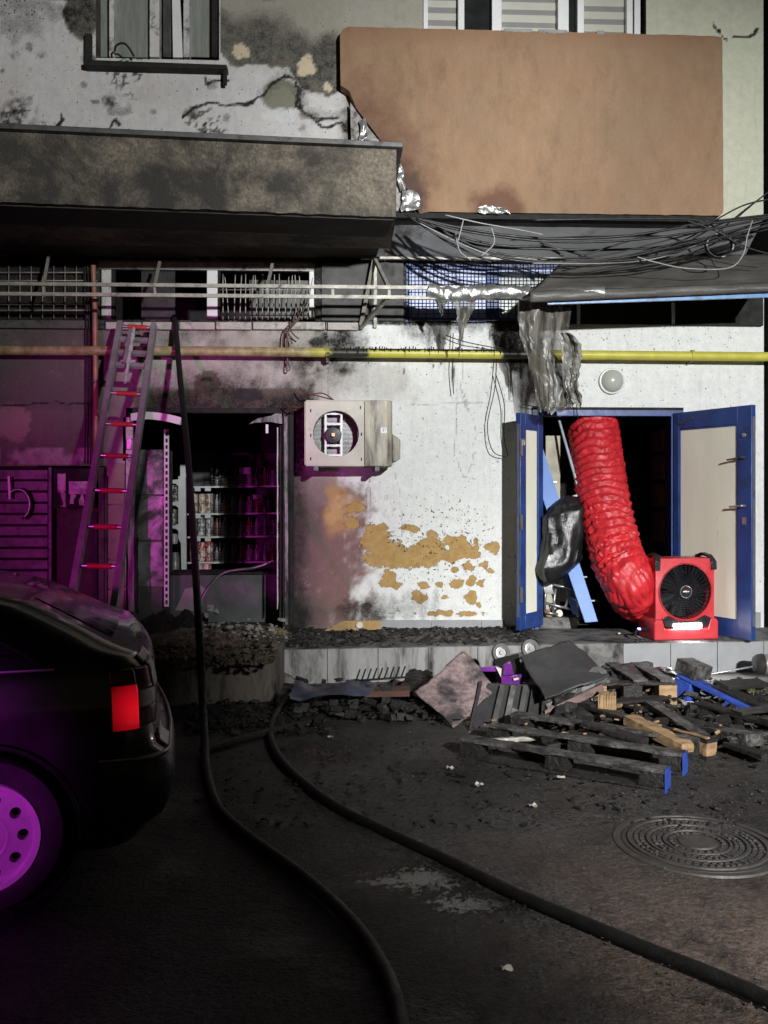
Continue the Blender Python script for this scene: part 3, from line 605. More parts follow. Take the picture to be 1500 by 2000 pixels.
# --- shop doorway frame, burnt
fr = lbox(bld, 'shop_door_frame', 'soot', 552, 800, 566, 1228, YW-.03, YW+.1); fr['label'] = 'charred frame of the burnt shop doorway'
M['ashy'] = mat('ash_coated_metal', (.28, .28, .28), .7, .2, var=.4, scale=18, soot=.5, sscale=8, bump=.6, stretch=(1, 1, .3))
for i, (x0, x1, y0, y1, y_, m) in enumerate(((546, 552, 830, 1215, .02, 'soot'), (541, 543, 835, 1190, 0, 'whiteburnt'), (556, 562, 812, 1220, -.045, 'ashy'), (566, 574, 800, 1222, -.045, 'soot'),
         (250, 257, 812, 1190, .06, 'soot'), (240, 259, 815, 900, .0, 'whiteburnt'), (244, 258, 900, 960, .0, 'whiteburnt'), (250, 262, 960, 1195, .02, 'ashy'), (264, 268, 1050, 1200, .03, 'soot'))):
    b = B(); n = 24; pa, pb = [], []
    for k in range(n+1):
        y = y0 + (y1-y0)*k/n; j = 2.0*nz(k*.45, i*3.3) if m != 'whiteburnt' else .6*nz(k*.3, i)
        pa.append(W(x0+j, y, YW+y_)); pb.append(W(x1+j*.8+1.2*nz(k*.8, i+9), y, YW+y_))
    for k in range(n): b.prism([pa[k], pb[k], pb[k+1], pa[k+1]], (0, .04, 0))
    b.build('jamb_strip', M[m], fr)
lbox(fr, 'lintel', 'soot', 258, 797, 552, 806, YW-.02, YW+.08)
arc = spline([W(258, 815, YW-.05), W(290, 812, YW-.09), W(325, 816, YW-.11), W(354, 823, YW-.12)], 8)
b = B()
for p0, p1 in zip(arc[:-1], arc[1:]): b.bar(p0, p1+(p1-p0)*.05, .05, .068, (0, 1, 0))
b.build('warped_head_rail', M['white'], fr)
crumple('melted_corner_strip', (W(484, 826, YW-.05), W(552, 824, YW-.02), W(550, 806, YW), W(500, 822, YW-.06)), M['ashy'], fr, .03, 14, 9, 2)
lbox(fr, 'lock_plate', 'metal', 247, 857, 257, 878, YW-.03, YW-.005)
lbox(fr, 'white_tag', 'white', 519, 829, 524, 846, YW-.04, YW-.035, 0)

# --- blue doorway and its two leaves
fr = lbox(bld, 'blue_door_frame', 'blue', 1040, 800, 1335, 812, YW-.03, YW+.12); fr['label'] = 'blue metal frame of the open double door'
lbox(fr, 'jamb', 'blue', 1311, 812, 1322, 1232, YW-.03, YW+.12); lbox(fr, 'jamb', 'blue', 1044, 812, 1053, 1232, YW-.03, YW+.12); lbox(fr, 'door_sill', 'plat', 1053, 1206, 1128, 1231, YW+.02, YW+.3)
lbox(fr, 'head_shadow_gap', 'soot', 1040, 796, 1335, 800, YW-.035, YW+.02, 0)
def leaf(name, label, hinge, free, z0, z1, wl, wr, ht, hb, th=.05):
    h, f_ = Vector((hinge[0], hinge[1], 0)), Vector((free[0], free[1], 0)); u = (f_-h); wd = u.length; u.normalize(); n = Vector((u.y, -u.x, 0))
    if n.y > 0: n = -n                                # towards the street
    def bx(u0, u1, a, b, w0, w1): return B().obox(h + u*(u0+u1)/2 + n*(w0+w1)/2 + Vector((0, 0, (a+b)/2)), u*(u1-u0)/2, n*(w1-w0)/2, Vector((0, 0, (b-a)/2)))
    root = bx(0, wl, z0, z1, -th/2, th/2).build(name, M['blue'], bld, bevel=.005); root['label'] = label
    bx(wd-wr, wd, z0, z1, -th/2, th/2).build('stile', M['blue'], root, bevel=.005)
    bx(wl, wd-wr, z1-ht, z1, -th/2, th/2).build('top_rail', M['blue'], root, bevel=.005); bx(wl, wd-wr, z0, z0+hb, -th/2, th/2).build('bottom_rail', M['blue'], root, bevel=.005)
    bx(wl, wd-wr, z0+hb, z1-ht, -.012, .012).build('panel', M['panel'], root)
    for a, b, c, d in ((wl, wl+.012, z0+hb, z1-ht), (wd-wr-.012, wd-wr, z0+hb, z1-ht), (wl+.012, wd-wr-.012, z1-ht-.012, z1-ht), (wl+.012, wd-wr-.012, z0+hb, z0+hb+.012)): bx(a, b, c, d, .012, .022).build('glazing_bead', M['blue'], root)
    bx(wd-.002, wd+.004, z0+.12, z1-.1, -.012, .012).build('edge_strip', M['alu'], root)
    return root, (lambda a, b, c: h + u*a + n*b + Vector((0, 0, c))), wd, bx
zt = W(1315, 808, YW).z
rl, RP, wd, RB = leaf('door_leaf', 'right leaf of blue double door, swung open with off-white panel', (W(1318, 800, YW-.03).x, YW-.04), (W(1472, 800, 7.74).x, 7.74), PH+.02, zt, .075, .155, .155, .15)
b = B(); hz = W(1450, 988, 7.8).z; b.lathe(RP(wd-.075, .025, hz), RP(0, 1, 0)-RP(0, 0, 0), [(0, .05), (.012, .05), (.012, 0)], 10); b.bar(RP(wd-.06, .055, hz), RP(wd-.21, .06, hz-.01), .018, .016); b.build('handle', M['alu'], rl, bevel=.003)
RB(wd-.10, wd-.06, hz-.16, hz-.10, .025, .03).build('lock_plate', M['alu'], rl)
hz2 = W(1455, 893, 7.8).z; b = B(); b.lathe(RP(wd-.075, .025, hz2), RP(0, 1, 0)-RP(0, 0, 0), [(0, .05), (.012, .05), (.012, 0)], 10); b.bar(RP(wd-.06, .055, hz2), RP(wd-.23, .07, hz2-.02), .016, .014); b.build('pull_bar', M['flash'], rl)
hz3 = W(1452, 850, 7.8).z; B().lathe(RP(wd-.08, .025, hz3), RP(0, 1, 0)-RP(0, 0, 0), [(0, .014), (.018, .012), (.02, 0)], 12).build('lock_cylinder', M['alu'], rl)
B().bar(RP(.08, .03, zt-.11), RP(.26, .03, zt-.06), .012, .02).build('closer_arm', M['flash'], rl)
ll, LP, wdl, LB = leaf('door_leaf', 'narrow left leaf of blue double door, swung open against the wall', (W(1056, 815, YW-.03).x, YW-.04), (W(1012, 806, 8.24).x, 8.24), PH+.045, W(1012, 806, 8.24).z, .10, .10, .135, .13)
for zz in (.3, .95, 1.62): LB(wdl-.03, wdl+.012, PH+zz, PH+zz+.14, .026, .034).build('hinge', M['alu'], ll)
LB(wdl-.06, wdl-.035, 2.0, 2.06, .025, .05).build('bolt_knob', M['alu'], ll)

# --- round wall lamp
q = W(1194, 745, YW); lamp = thing('wall_lamp', 'round frosted bulkhead lamp on white wall above the blue door', 'lamp', (q.x, YW, q.z-.12))
B().lathe(q, (0, -1, 0), [(.122, 0), (.125, .02), (.118, .032), (.104, .034)], 32).build('base_ring', M['white'], lamp, smooth=40)
B().lathe(q, (0, -1, 0), [(.108, .028)] + [(.108*math.cos(a), .03+.075*math.sin(a)) for a in np.linspace(.05, math.pi/2, 8)], 32).build('glass_dome', mat('frosted_dome', (.40, .41, .37), .22, var=.1, scale=3, soot=.15, bump=0), lamp, smooth=180)
# --- neighbouring dark block at the right edge
nb = thing('neighbouring_building', 'dark building edge at far right of the photo', 'building', (4.6, YW-.3, 0))
B().slab((XWR+.035, YW-.35, 0), (9, YW+6, 9)).build('wall', mat('dark_neighbour_wall', (.03, .029, .027), .9), nb)
b = W(1502, 30, YW-.36); w_ = B().slab((XWR+.06, YW-.39, W(1500, 165, YW-.36).z), (XWR+.6, YW-.352, W(1500, 40, YW-.36).z)).build('window', M['white'], nb, bevel=.006)
B().slab((XWR+.1, YW-.4, W(1500, 160, YW-.36).z), (XWR+.5, YW-.391, W(1500, 50, YW-.36).z)).build('pane', M['glassdark'], w_)

# ------------------------------------------------------------------ air conditioner
q0, q1 = W(597, 908, 8.22), W(712, 784, 8.22); q2 = W(767, 908, 8.22)
ac = thing('air_conditioner', 'scorched white air conditioner outdoor unit with missing fan, on shop wall', 'air conditioner', ((q0.x+q2.x)/2, 8.4, q0.z))
M['accase'] = mat('scorched_cream_casing', (.52, .49, .43), .45, var=.15, scale=4, soot=.34, sscale=5, bump=.08)
M['acburn'] = mat('smoke_stained_casing', (.40, .36, .28), .5, var=.3, scale=5, soot=.6, sscale=3.2, sootcol=(.06, .06, .058), bump=.1, stretch=(2.2, 2, .35))
AX0, AX1, AX2, AZ0, AZ1, AY0, AY1 = q0.x, q1.x, q2.x, q0.z, q1.z, 8.22, 8.54
c = W(656, 847, AY0); rr = 45*8.22/1800; n = 64; outer, inner, inner2 = [], [], []
for k in range(n):
    a = 2*math.pi*k/n; ca, sa = math.cos(a), math.sin(a)
    tx = ((AX1-.004 if ca > 0 else AX0) - c.x)/ca if abs(ca) > 1e-6 else 1e9; tz = ((AZ1 if sa > 0 else AZ0) - c.z)/sa if abs(sa) > 1e-6 else 1e9
    t = min(tx, tz); outer.append((c.x+ca*t, AY0, c.z+sa*t)); inner.append((c.x+ca*rr, AY0, c.z+sa*rr)); inner2.append((c.x+ca*rr*.97, AY0+.13, c.z+sa*rr*.97))
for cx_, cz_ in ((AX0, AZ0), (AX0, AZ1), (AX1-.004, AZ0), (AX1-.004, AZ1)):
    k = min(range(n), key=lambda i: (outer[i][0]-cx_)**2+(outer[i][2]-cz_)**2); outer[k] = (cx_, AY0, cz_)
b = B(); b.ringfill(outer, inner); b.ringfill(inner, inner2); front = b.build('front_panel', M['accase'], ac, smooth=30)
b = B(); b.slab((AX0, AY0+.002, AZ1-.002), (AX1, AY1, AZ1+.012)); b.slab((AX0, AY0+.002, AZ0-.012), (AX1, AY1, AZ0+.002)); b.slab((AX0-.012, AY0+.006, AZ0), (AX0, AY1, AZ1)); b.slab((AX0, AY1-.01, AZ0), (AX1, AY1, AZ1)); b.build('casing', M['accase'], ac, bevel=.006)
prof = [(AX1, AY0)] + [(AX2-.07+.07*math.sin(a), AY0+.07-.07*math.cos(a)) for a in np.linspace(0, math.pi/2, 6)] + [(AX2, AY1), (AX1, AY1)]
B().prism([(x, y, AZ0-.01) for x, y in prof][::-1], (0, 0, AZ1-AZ0+.02)).build('service_panel', M['acburn'], ac, bevel=.004)
v0, v1 = W(768, 905, 8.36), W(784, 853, 8.36)
B().prism([(AX2, 8.30, v1.z+.02), (AX2+.05, 8.30, v1.z-.01), (AX2+.075, 8.30, v1.z-.04), (AX2+.072, 8.30, v0.z+.04), (AX2+.045, 8.30, v0.z+.02), (AX2, 8.30, v0.z)], (0, .14, 0)).build('valve_cover', M['acburn'], ac, bevel=.008)
b = B(); b.slab((AX0+.02, AY0+.2, AZ0+.02), (AX1-.02, AY0+.21, AZ1-.02)); cond = b.build('condenser', mat('condenser_fins', (.11, .11, .115), .5, .5, var=.3, scale=4, bump=.2), ac)
b = B()
for k in range(44):
    z = AZ0+.03 + k*(AZ1-AZ0-.06)/43; b.slab((AX0+.03, AY0+.192, z-.002), (AX1-.03, AY0+.2, z+.002))
b.build('fin', M['metal'], cond)
br = B(); xl, xr = W(636, 800, 8.3).x, W(667, 800, 8.3).x
for x in (xl, xr): br.slab((x-.009, 8.30, AZ0+.03), (x+.009, 8.33, AZ1-.03))
for y in (808, 828, 870, 889): z = W(650, y, 8.3).z; br.slab((xl+.009, 8.302, z-.009), (xr-.009, 8.325, z+.009))
br.build('motor_bracket', M['alu'], ac)
mc = W(651, 850, 8.28); b = B(); b.lathe(mc, (0, -1, 0), [(.075, -.06), (.075, .01), (.068, .02), (.045, .024), (.044, .04), (.02, .042), (.02, .07), (.0, .07)], 24); mo = b.build('motor', mat('motor_black', (.05, .05, .05), .45, .3, soot=.2), ac, smooth=35)
B().slab((mc.x-.014, mc.y-.085, mc.z-.014), (mc.x+.014, mc.y-.07, mc.z+.014)).build('shaft_nut', mat('copper', (.6, .38, .25), .35, .8), mo)
for x, y in ((607, 802), (607, 850), (607, 896), (704, 796), (706, 848), (706, 897)):
    a = W(x, y, AY0); B().slab((a.x-.005, AY0-.003, a.z-.014), (a.x+.005, AY0-.0005, a.z+.014)).build('vent_slot', M['soot'], ac)
a = W(752, 841, AY0+.02); B().slab((a.x-.04, AY0-.003, a.z-.025), (a.x+.015, AY0-.0005, a.z+.025)).build('sticker', M['white'], ac)
b = B(); a = W(752, 841, AY0+.02); b.tube([(a.x-.016, AY0-.005, a.z-.012), (a.x-.016, AY0-.005, a.z+.012), (a.x, AY0-.005, a.z+.012), (a.x+.003, AY0-.005, a.z+.004), (a.x-.002, AY0-.005, a.z)], .0025, 5); b.build('sticker_mark', M['flash'], ac)
for x in (618, 736): b = B(); a = W(x, 912, 8.3); b.slab((a.x-.02, 8.2, AZ0-.05), (a.x+.02, YW-.004, AZ0-.014)); b.build('wall_bracket', M['flash'], ac)
for i, pts in enumerate((((585, 757), (597, 768), (620, 773), (652, 781)), ((555, 785), (570, 795), (597, 796)), ((566, 806), (578, 795), (592, 790)), ((600, 772), (630, 768), (650, 780)))):
    B().tube(spline([W(x, y, 8.45-.06*k) for k, (x, y) in enumerate(pts)], 6), .006, 5).build('loose_wire', mat('burnt_copper_wire', (.14, .05, .035), .5), ac, smooth=180)

# ------------------------------------------------------------------ yellow gas pipe
def pipe_material():
    g = N('yellow_gas_pipe_paint'); x = g.n.new('ShaderNodeSeparateXYZ'); g.link(g.P(), x.inputs[0]); X = x.outputs[0]
    n = g.noise(9, 6, .7); xa, xb, xc, xd = W(300, 690, 8.5).x, W(640, 690, 8.5).x, W(735, 690, 8.5).x, W(1010, 690, 8.5).x
    c = g.mix(g.ramp(n, .3, .7), (.44, .40, .05), (.60, .55, .09)); lf = g.ramp(X, xb, xb-.25)
    c = g.mix(lf, c, g.mix(g.ramp(n, .35, .65), (.18, .13, .05), (.42, .36, .19)))
    ch = g.math('MULTIPLY', g.ramp(X, xb-.1, xb+.1), g.ramp(X, xc+.05, xc-.15)); ch = g.math('MAXIMUM', ch, g.math('MULTIPLY', g.ramp(X, xd-.25, xd-.05), g.ramp(X, xd+.2, xd+.1)))
    g2 = g.n.new('ShaderNodeSeparateXYZ'); g.link(g.pos.outputs['Normal'], g2.inputs[0])
    crust = g.math('MULTIPLY', g.ramp(g.math('ADD', g2.outputs[2], g.math('MULTIPLY', g.noise(24, 5, .8), 1.5)), 1.05, 1.35), g.math('MULTIPLY', g.ramp(X, xb, xc), g.ramp(X, xd+.2, xd)))
    c = g.mix(g.ramp(g.math('ADD', g.math('MAXIMUM', g.math('MULTIPLY', ch, .8), crust), g.math('MULTIPLY', g.math('SUBTRACT', n, .5), 1.2)), .3, .55), c, (.03, .028, .02))
    g.bump(g.noise(40, 5, .7), .2, .006); return g.fin(c, .4, 0, .5)
M['pipe'] = pipe_material(); zp = W(750, 690, 8.5).z
pipe = thing('gas_pipe', 'long yellow gas pipe along the wall, scorched at its left half', 'pipe', (0, 8.5, zp-.045))
B().tube([W(-120, 684, 8.5), W(400, 686, 8.5), W(750, 690, 8.5), W(1100, 693, 8.5), W(1510, 697, 8.5)], .044, 16).build('pipe_run', M['pipe'], pipe, smooth=60)
for x in (640, 1352):
    a = W(x, 694, 8.5); B().lathe(a+Vector((-.015, 0, 0)), (1, 0, 0), [(.046, 0), (.051, .002), (.051, .028), (.046, .03)], 16).build('clamp', M['pipe'], pipe, smooth=40); B().slab((a.x-.008, 8.5, a.z-.06), (a.x+.008, YW, a.z-.045)).build('bracket', M['flash'], pipe)
# crusty black drips left on the pipe
b = B()
for k in range(70):
    x = random.uniform(655, 1000); a = W(x, 680 + random.uniform(-1, 4), 8.455); l = random.uniform(.01, .035 if random.random() < .85 else .08)
    b.tube([a+Vector((0, 0, .012)), a, a+Vector((random.uniform(-.004, .004), -.002, -l))], [.006, .005, .0015], 5)
tag(b.build('molten_drips', M['soot'], pipe, smooth=180), kind='stuff')

# ------------------------------------------------------------------ twin rails of the old awning, with struts
rails = thing('awning_frame', 'pair of thin sooty metal rails on struts in front of the strip window', 'frame', (-1.2, 8.0, 2.9))
M['rail'] = mat('scorched_rail', (.36, .34, .30), .55, .35, var=.35, scale=9, soot=.34, sscale=4, bump=.3)
YR = 8.0
for y0, y1, x1 in ((554, 564, 1035), (574, 583, 1030)): B().bar(W(-90, y0-1, YR), W(x1, y1, YR), .022, .030, (0, 1, 0)).build('rail', M['rail'], rails)
for x, y in ((95, 500), (312, 512), (532, 516), (650, 560), (760, 556)):
    top = W(x, y, YR+.35) if y < 550 else W(x, y, YR)
    bt = W(x-8 if x < 600 else x, 580, YR+.02); b = B().bar(top, W(x-10 if x < 600 else x, 560, YR+.02), .025, .02); b.bar(W(x-10 if x < 600 else x, 560, YR+.02), bt, .025, .02); b.build('strut', M['rail'], rails)
for p_, q_ in (((730, 502, YW-.12), (757, 558, YR+.02)), ((757, 582, YR+.02), (705, 640, YW-.05)), ((731, 508, YW-.14), (705, 636, YW-.08)), ((733, 512, YW-.05), (733, 640, YW-.03))): B().bar(W(*p_), W(*q_), .03, .03).build('strut', M['rail'], rails)
b = B().bar(W(706, 504, YW-.1), W(1100, 506, YW-.12), .03, .022).build('back_rail', M['rail'], rails)
# window grilles
M['grille'] = mat('black_iron_bar', (.016, .016, .018), .5, .4)
def grille(label, x0, x1, y0, y1, Y, dx, ys, m='grille', bend=0, seed=0):
    a, c = W(x0, y1, Y), W(x1, y0, Y); g = thing('window_grille', label, 'grille', ((a.x+c.x)/2, Y, a.z), 'wire grilles over the strip windows'); b = B(); x = x0 + dx*.5; k = 0
    while x < x1:
        j = bend*nz(k*1.7, seed); pts = [W(x, y1, Y), W(x+j*.6, (y0+y1)/2+j*.3, Y-abs(j)*.004), W(x+j*1.6, y0 + abs(j)*1.2, Y-abs(j)*.009)]
        b.tube(spline(pts, 4) if bend else [pts[0], W(x, y0, Y)], .0048, 5); x += dx; k += 1
    b.build('upright_bars', M[m], g, smooth=180); b = B()
    for y in ys: b.tube([W(x0, y, Y-.008), W(x1, y, Y-.008)], .0048, 5)
    b.build('cross_bars', M[m], g, smooth=180); return g
grille('square-mesh black grille over the blue window', 796, 1094, 510, 629, YW-.06, 14.6, (514, 526, 541, 556, 571, 585, 599, 613, 626))
grille('grille of thin bars over the window beside the downpipe', -60, 190, 520, 622, YW-.06, 22, (532, 548, 595, 606), 'rail')
grille('warped grille of thin bent bars at right end of strip window', 430, 606, 535, 624, YW-.06, 11, (566, 616), 'rail', 16, 4)

# ------------------------------------------------------------------ downpipe and cables at the left
dp = thing('downpipe', 'thin reddish downpipe running down the wall left of the ladder', 'pipe', (W(184, 900, 8.5).x, 8.5, .9))
M['dp'] = mat('rusty_red_pipe', (.30, .13, .085), .5, var=.3, scale=8, soot=.25, bump=.2)
B().tube([W(182, 518, 8.45), W(185, 600, 8.5), W(187, 780, 8.52), W(187, 912, 8.52)], .024, 10).build('pipe_run', M['dp'], dp, smooth=60)
for y in (745, 585): a = W(186, y, 8.5); B().lathe(a, (0, 0, 1), [(.03, -.012), (.034, -.01), (.034, .01), (.03, .012)], 12).build('clamp', M['flash'], dp, smooth=40)
for x in (166, 172, 177): B().tube(spline([W(x, 520, 8.5), W(x+2+2*nz(x), 620, 8.55), W(x+2, 760, 8.58), W(x, 905, 8.58)], 6), .007, 5).build('cable', M['soot'], dp, smooth=180)

# ------------------------------------------------------------------ ladder
Lt, Rt = W(235, 632, 8.36), W(301, 636, 8.36); Lb, Rb = W(141, 1165, 6.5), W(226, 1165, 6.5)
def ext(a, b): t = (a.z - .01)/(a.z - b.z); return a + (b-a)*t
Lg, Rg = ext(Lt, Lb), ext(Rt, Rb)
lad = thing('ladder', 'aluminium fire ladder with red-gripped rungs leaning against the shop front', 'ladder', (Lg+Rg)/2)
side = (Rt-Lt).normalized(); along = (Lg-Lt).normalized(); nrm = side.cross(along).normalized()
M['ladal'] = mat('dull_ladder_metal', (.36, .355, .35), .45, .4, var=.25, soot=.2, bump=.1)
M['grip'] = mat('red_rubber_grip', (.42, .035, .03), .6, var=.2, soot=.12)
for a, b_ in ((Lt, Lg), (Rt, Rg)): B().bar(a, b_, .048, .075, side).build('rail', M['ladal'], lad, bevel=.004)
def on(y):                                            # ladder point at picture height y, by the left rail
    lo, hi = 0.0, 1.0
    for _ in range(40):
        m_ = (lo+hi)/2; p_ = Lt + (Lg-Lt)*m_; d = p_.x*ST+p_.y*CT
        if HZ - F*(p_.z-CZ)/d < y: lo = m_
        else: hi = m_
    return lo
for y in (637, 767, 827, 889, 957, 1028, 1105, 1186, 1275, 1370):
    t = on(y); a, b_ = Lt+(Lg-Lt)*t, Rt+(Rg-Rt)*t; ru = B().tube([a, b_], .015, 10).build('rung', M['alu'], lad, smooth=60)
    B().tube([a+(b_-a)*.24, a+(b_-a)*.80], .021, 10).build('grip', M['grip'], ru, smooth=60)
for y in (662, 688, 712): t = on(y); a, b_ = Lt+(Lg-Lt)*t, Rt+(Rg-Rt)*t; B().bar(a, b_, .03, .045, nrm).build('cross_plate', M['ladal'], lad)
t = on(648); u = on(755); cm = lambda t, s: Lt+(Lg-Lt)*t + (Rt-Lt)*s
B().bar(cm(t, .38)-nrm*.03, cm(on(714), .38)-nrm*.05, .04, .03).build('centre_brace', M['ladal'], lad)
b = B()
for k in range(9): a = cm(t+(u-t)*k/9, .46+.04*nz(k)); b.tube([a-nrm*.05, cm(t+(u-t)*(k+.9)/9, .46+.05*nz(k+1))-nrm*.05], .017*(1.15 if k % 2 else .8), 6)
b.build('tie_rope', mat('white_rope', (.5, .5, .5), .8, soot=.35, sscale=20), lad, smooth=60)

# ------------------------------------------------------------------ fire hoses
M['hose'] = mat('black_wet_hose', (.008, .0078, .0078), .62, var=.4, scale=12, bump=.5, bscale=90, spec=.5)
def hosepts(l, z=.024): return [G(x, y, z) for x, y in l]
h1 = [W(338, 622, 8.75), W(342, 630, 8.56), W(352, 740, 8.05)] + [W(x, y, Y) for x, y, Y in ((366, 880, 7.2), (378, 1050, 6.5), (388, 1220, 5.95))] + [G(394, 1340, .32), G(400, 1450, .06)] + hosepts(((404, 1510), (425, 1575), (480, 1630), (560, 1688), (635, 1748), (700, 1815), (748, 1890), (775, 1960), (790, 2060), (792, 2300)))
tag(B().tube(spline(h1, 8), .025, 14).build('fire_hose', M['hose'], smooth=80), 'black fire hose hanging from the strip window down to the road', 'hose')
h2 = [G(600, 1345, .10), G(570, 1352, .08)] + hosepts(((545, 1385), (528, 1425), (538, 1468), (580, 1518), (660, 1577), (760, 1627), (870, 1678), (1000, 1742), (1130, 1798), (1270, 1856), (1400, 1908), (1520, 1962), (1700, 2050)))
tag(B().tube(spline(h2, 8), .025, 14).build('fire_hose', M['hose'], smooth=80), 'black fire hose lying across the road towards lower right corner', 'hose')
h3 = [G(x, y, .03) for x, y in ((395, 1466), (470, 1444), (545, 1425), (610, 1408), (648, 1388))]
tag(B().tube(spline(h3, 8), .026, 10).build('charred_pole', M['char'], smooth=80), 'thin charred pole lying on the road between the two hoses', 'pole')

# ------------------------------------------------------------------ canopy over the blue door, foil sleeve, melted sheet
cano = thing('door_canopy', 'dark grey sheeted canopy with light blue edge over the blue door', 'canopy', (3.0, 8.1, 2.9))
M['cansheet'] = mat('grimy_canopy_sheet', (.105, .10, .092), .5, var=.3, scale=4, soot=.25, sscale=3, bump=.6, bscale=14, dist=.02, stretch=(.5, 1, 1.4))
TLc, TRc = W(1104, 506, YW-.06), W(1510, 496, YW-.06); FLc, FRc = W(1034, 572, 7.75), W(1512, 556, 7.75)
def canf(u, v):
    q = TLc*(1-u)*(1-v)+TRc*u*(1-v)+FRc*u*v+FLc*(1-u)*v; return q + Vector((0, 0, .02*nz(u*9, v*3) - .03*math.sin(v*3.14)*(.6+.4*nz(u*4, 7))))
B().grid(canf, 60, 14).build('sheet', M['cansheet'], cano, smooth=60, thick=.012)
def fas(u, v):
    top = FLc*(1-u)+FRc*u; h = .095 - .02*u; return top + Vector((0, -.012 + .012*nz(u*14, v*2) - .03*math.sin(3.14*v), -h*v + .01))
B().grid(fas, 60, 6).build('front_roll', M['cansheet'], cano, smooth=60, thick=.01)
b = B(); a, c = W(1070, 590, 7.76), W(1512, 566, 7.76); b.prism([a, c, c+Vector((0, 0, -.062)), a+Vector((0, 0, -.02))], (0, .03, 0)); b.build('blue_edge', mat('light_blue_edge', (.16, .30, .55), .4, soot=.28, sscale=3), cano)
B().prism([FLc+Vector((.1, .04, -.06)), FRc+Vector((0, .04, -.06)), TRc+Vector((0, -.02, -.06)), TLc+Vector((.05, -.02, -.06))], (0, 0, -.012)).build('underside', M['soot'], cano)
lbox(cano, 'canopy_shade_board', 'soot', 1100, 512, 1491, 633, YW-.05, YW-.003)  # black board added to stand for the shade band under the canopy
for x in (1315, 1130): B().bar(W(x, 588, 7.85), W(x, 632, YW-.02), .03, .03).build('strut', M['soot'], cano)
# light coloured strip below the canopy = wall trim
def sleeve(name, label, pts, r, m, seed=0, amp=.35, n=16):
    P = spline(pts, 10); b = B(); b.tube(P, r, n); V = []
    for k, (x, y, z) in enumerate(b.v):
        i = k//n if k < len(P)*n else 0; c = P[min(i, len(P)-1)]; d = Vector((x, y, z))-c
        s = 1 + amp*(nz(x*16+seed, y*16, z*22) + .5*nz(x*40, y*40, z*40+seed)); V.append(tuple(c + d*s))
    b.v = V; return tag(b.build(name, m, smooth=50), label, 'foil')
sleeve('foil_sleeve', 'crumpled silver foil sleeve wrapped round the rails in front of blue window', [W(836, 566, YR), W(870, 574, YR), W(910, 574, YR-.02), W(970, 572, YR-.04), W(1034, 572, YR-.06)], .062, M['foil'], 2)
sleeve('foil_sleeve', 'smooth silvery sleeve at the left tip of the door canopy', [W(1036, 574, YR-.08), W(1075, 576, 7.85), W(1120, 572, 7.78), W(1180, 572, 7.74)], .05, mat('dull_foil', (.42, .42, .40), .35, .7, var=.3, soot=.25, bump=.5, bscale=20, stretch=(.4, 1, 1)), 7, .2)
M['film'] = mat('melted_grey_plastic', (.16, .15, .13), .26, var=.7, scale=6, soot=.42, sscale=4, bump=.55, bscale=12, dist=.02, stretch=(3.0, 1, .25), spec=.6)
_t = M['film'].node_tree; _n = _t.nodes.new('ShaderNodeTexNoise'); _m = _t.nodes.new('ShaderNodeMapping'); _g = _t.nodes.new('ShaderNodeNewGeometry'); _r = _t.nodes.new('ShaderNodeMapRange')
_m.inputs['Scale'].default_value = (9, 2, 2.2); _n.inputs['Scale'].default_value = 1.0; _n.inputs['Detail'].default_value = 5
_t.links.new(_g.outputs['Position'], _m.inputs[0]); _t.links.new(_m.outputs[0], _n.inputs['Vector']); _t.links.new(_n.outputs['Fac'], _r.inputs[0]); _r.inputs[1].default_value = .38; _r.inputs[2].default_value = .62; _r.inputs[3].default_value = .45; _r.inputs[4].default_value = 1.0
_t.links.new(_r.outputs[0], _t.nodes['Principled BSDF'].inputs['Alpha'])
def hang(name, label, rows, Y, m, amp, seed, nu=26, nv=40, cat='plastic sheet'):
    ys = [r_[0] for r_ in rows]
    def fn(u, v):
        y = ys[0] + (ys[-1]-ys[0])*v; x0 = np.interp(y, ys, [r_[1] for r_ in rows]); x1 = np.interp(y, ys, [r_[2] for r_ in rows])
        x = x0 + (x1-x0)*u; dy = amp*(.8*nz(u*3.5+v*1.2+seed, v*1.4) + .55*abs(nz(u*9-v*2.5, v*2.2+seed)) + .10*nz(u*24, v*9+seed))
        e = 5*nz(v*9, seed)*(1-u) + 6*nz(v*11, seed+4)*u
        if v > .9: y += 18*(v-.9)*10*nz(u*8, seed)
        return W(x+e, y, Y + .12*v + dy)
    return tag(B().grid(fn, nu, nv).build(name, m, smooth=70), label, cat)
hang('melted_sheet', 'large melted grey plastic sheet hanging from canopy beside the blue door', [(586, 1010, 1120), (615, 1012, 1114), (660, 1016, 1110), (700, 1030, 1120), (740, 1042, 1130), (790, 1048, 1122), (804, 1052, 1096)], 7.95, M['film'], .13, 3)
hang('melted_drape', 'silvery melted plastic scraps at the edge of the hanging sheet', [(650, 1090, 1112), (672, 1094, 1136), (712, 1100, 1136), (750, 1100, 1126), (782, 1112, 1138), (792, 1128, 1137)], 7.9, mat('silvery_melted_film', (.42, .41, .38), .25, .35, var=.5, scale=12, soot=.38, sscale=9, bump=.8, bscale=26, dist=.02), .14, 9)
hang('melted_drape', 'narrow melted plastic drip hanging under the foil sleeve', [(590, 880, 932), (605, 890, 925), (625, 894, 915), (650, 896, 906), (680, 895, 899)], 7.97, M['film'], .05, 15, 10, 24)
hang('melted_drape', 'torn silver foil rag below left end of the foil sleeve', [(568, 840, 880), (585, 848, 876), (600, 856, 868), (616, 861, 864)], 7.96, M['foil'], .05, 21, 10, 18)
sw = thing('hanging_wires', 'thin burnt wires dangling over white wall left of blue door', 'wires', W(985, 1000, YW-.05))
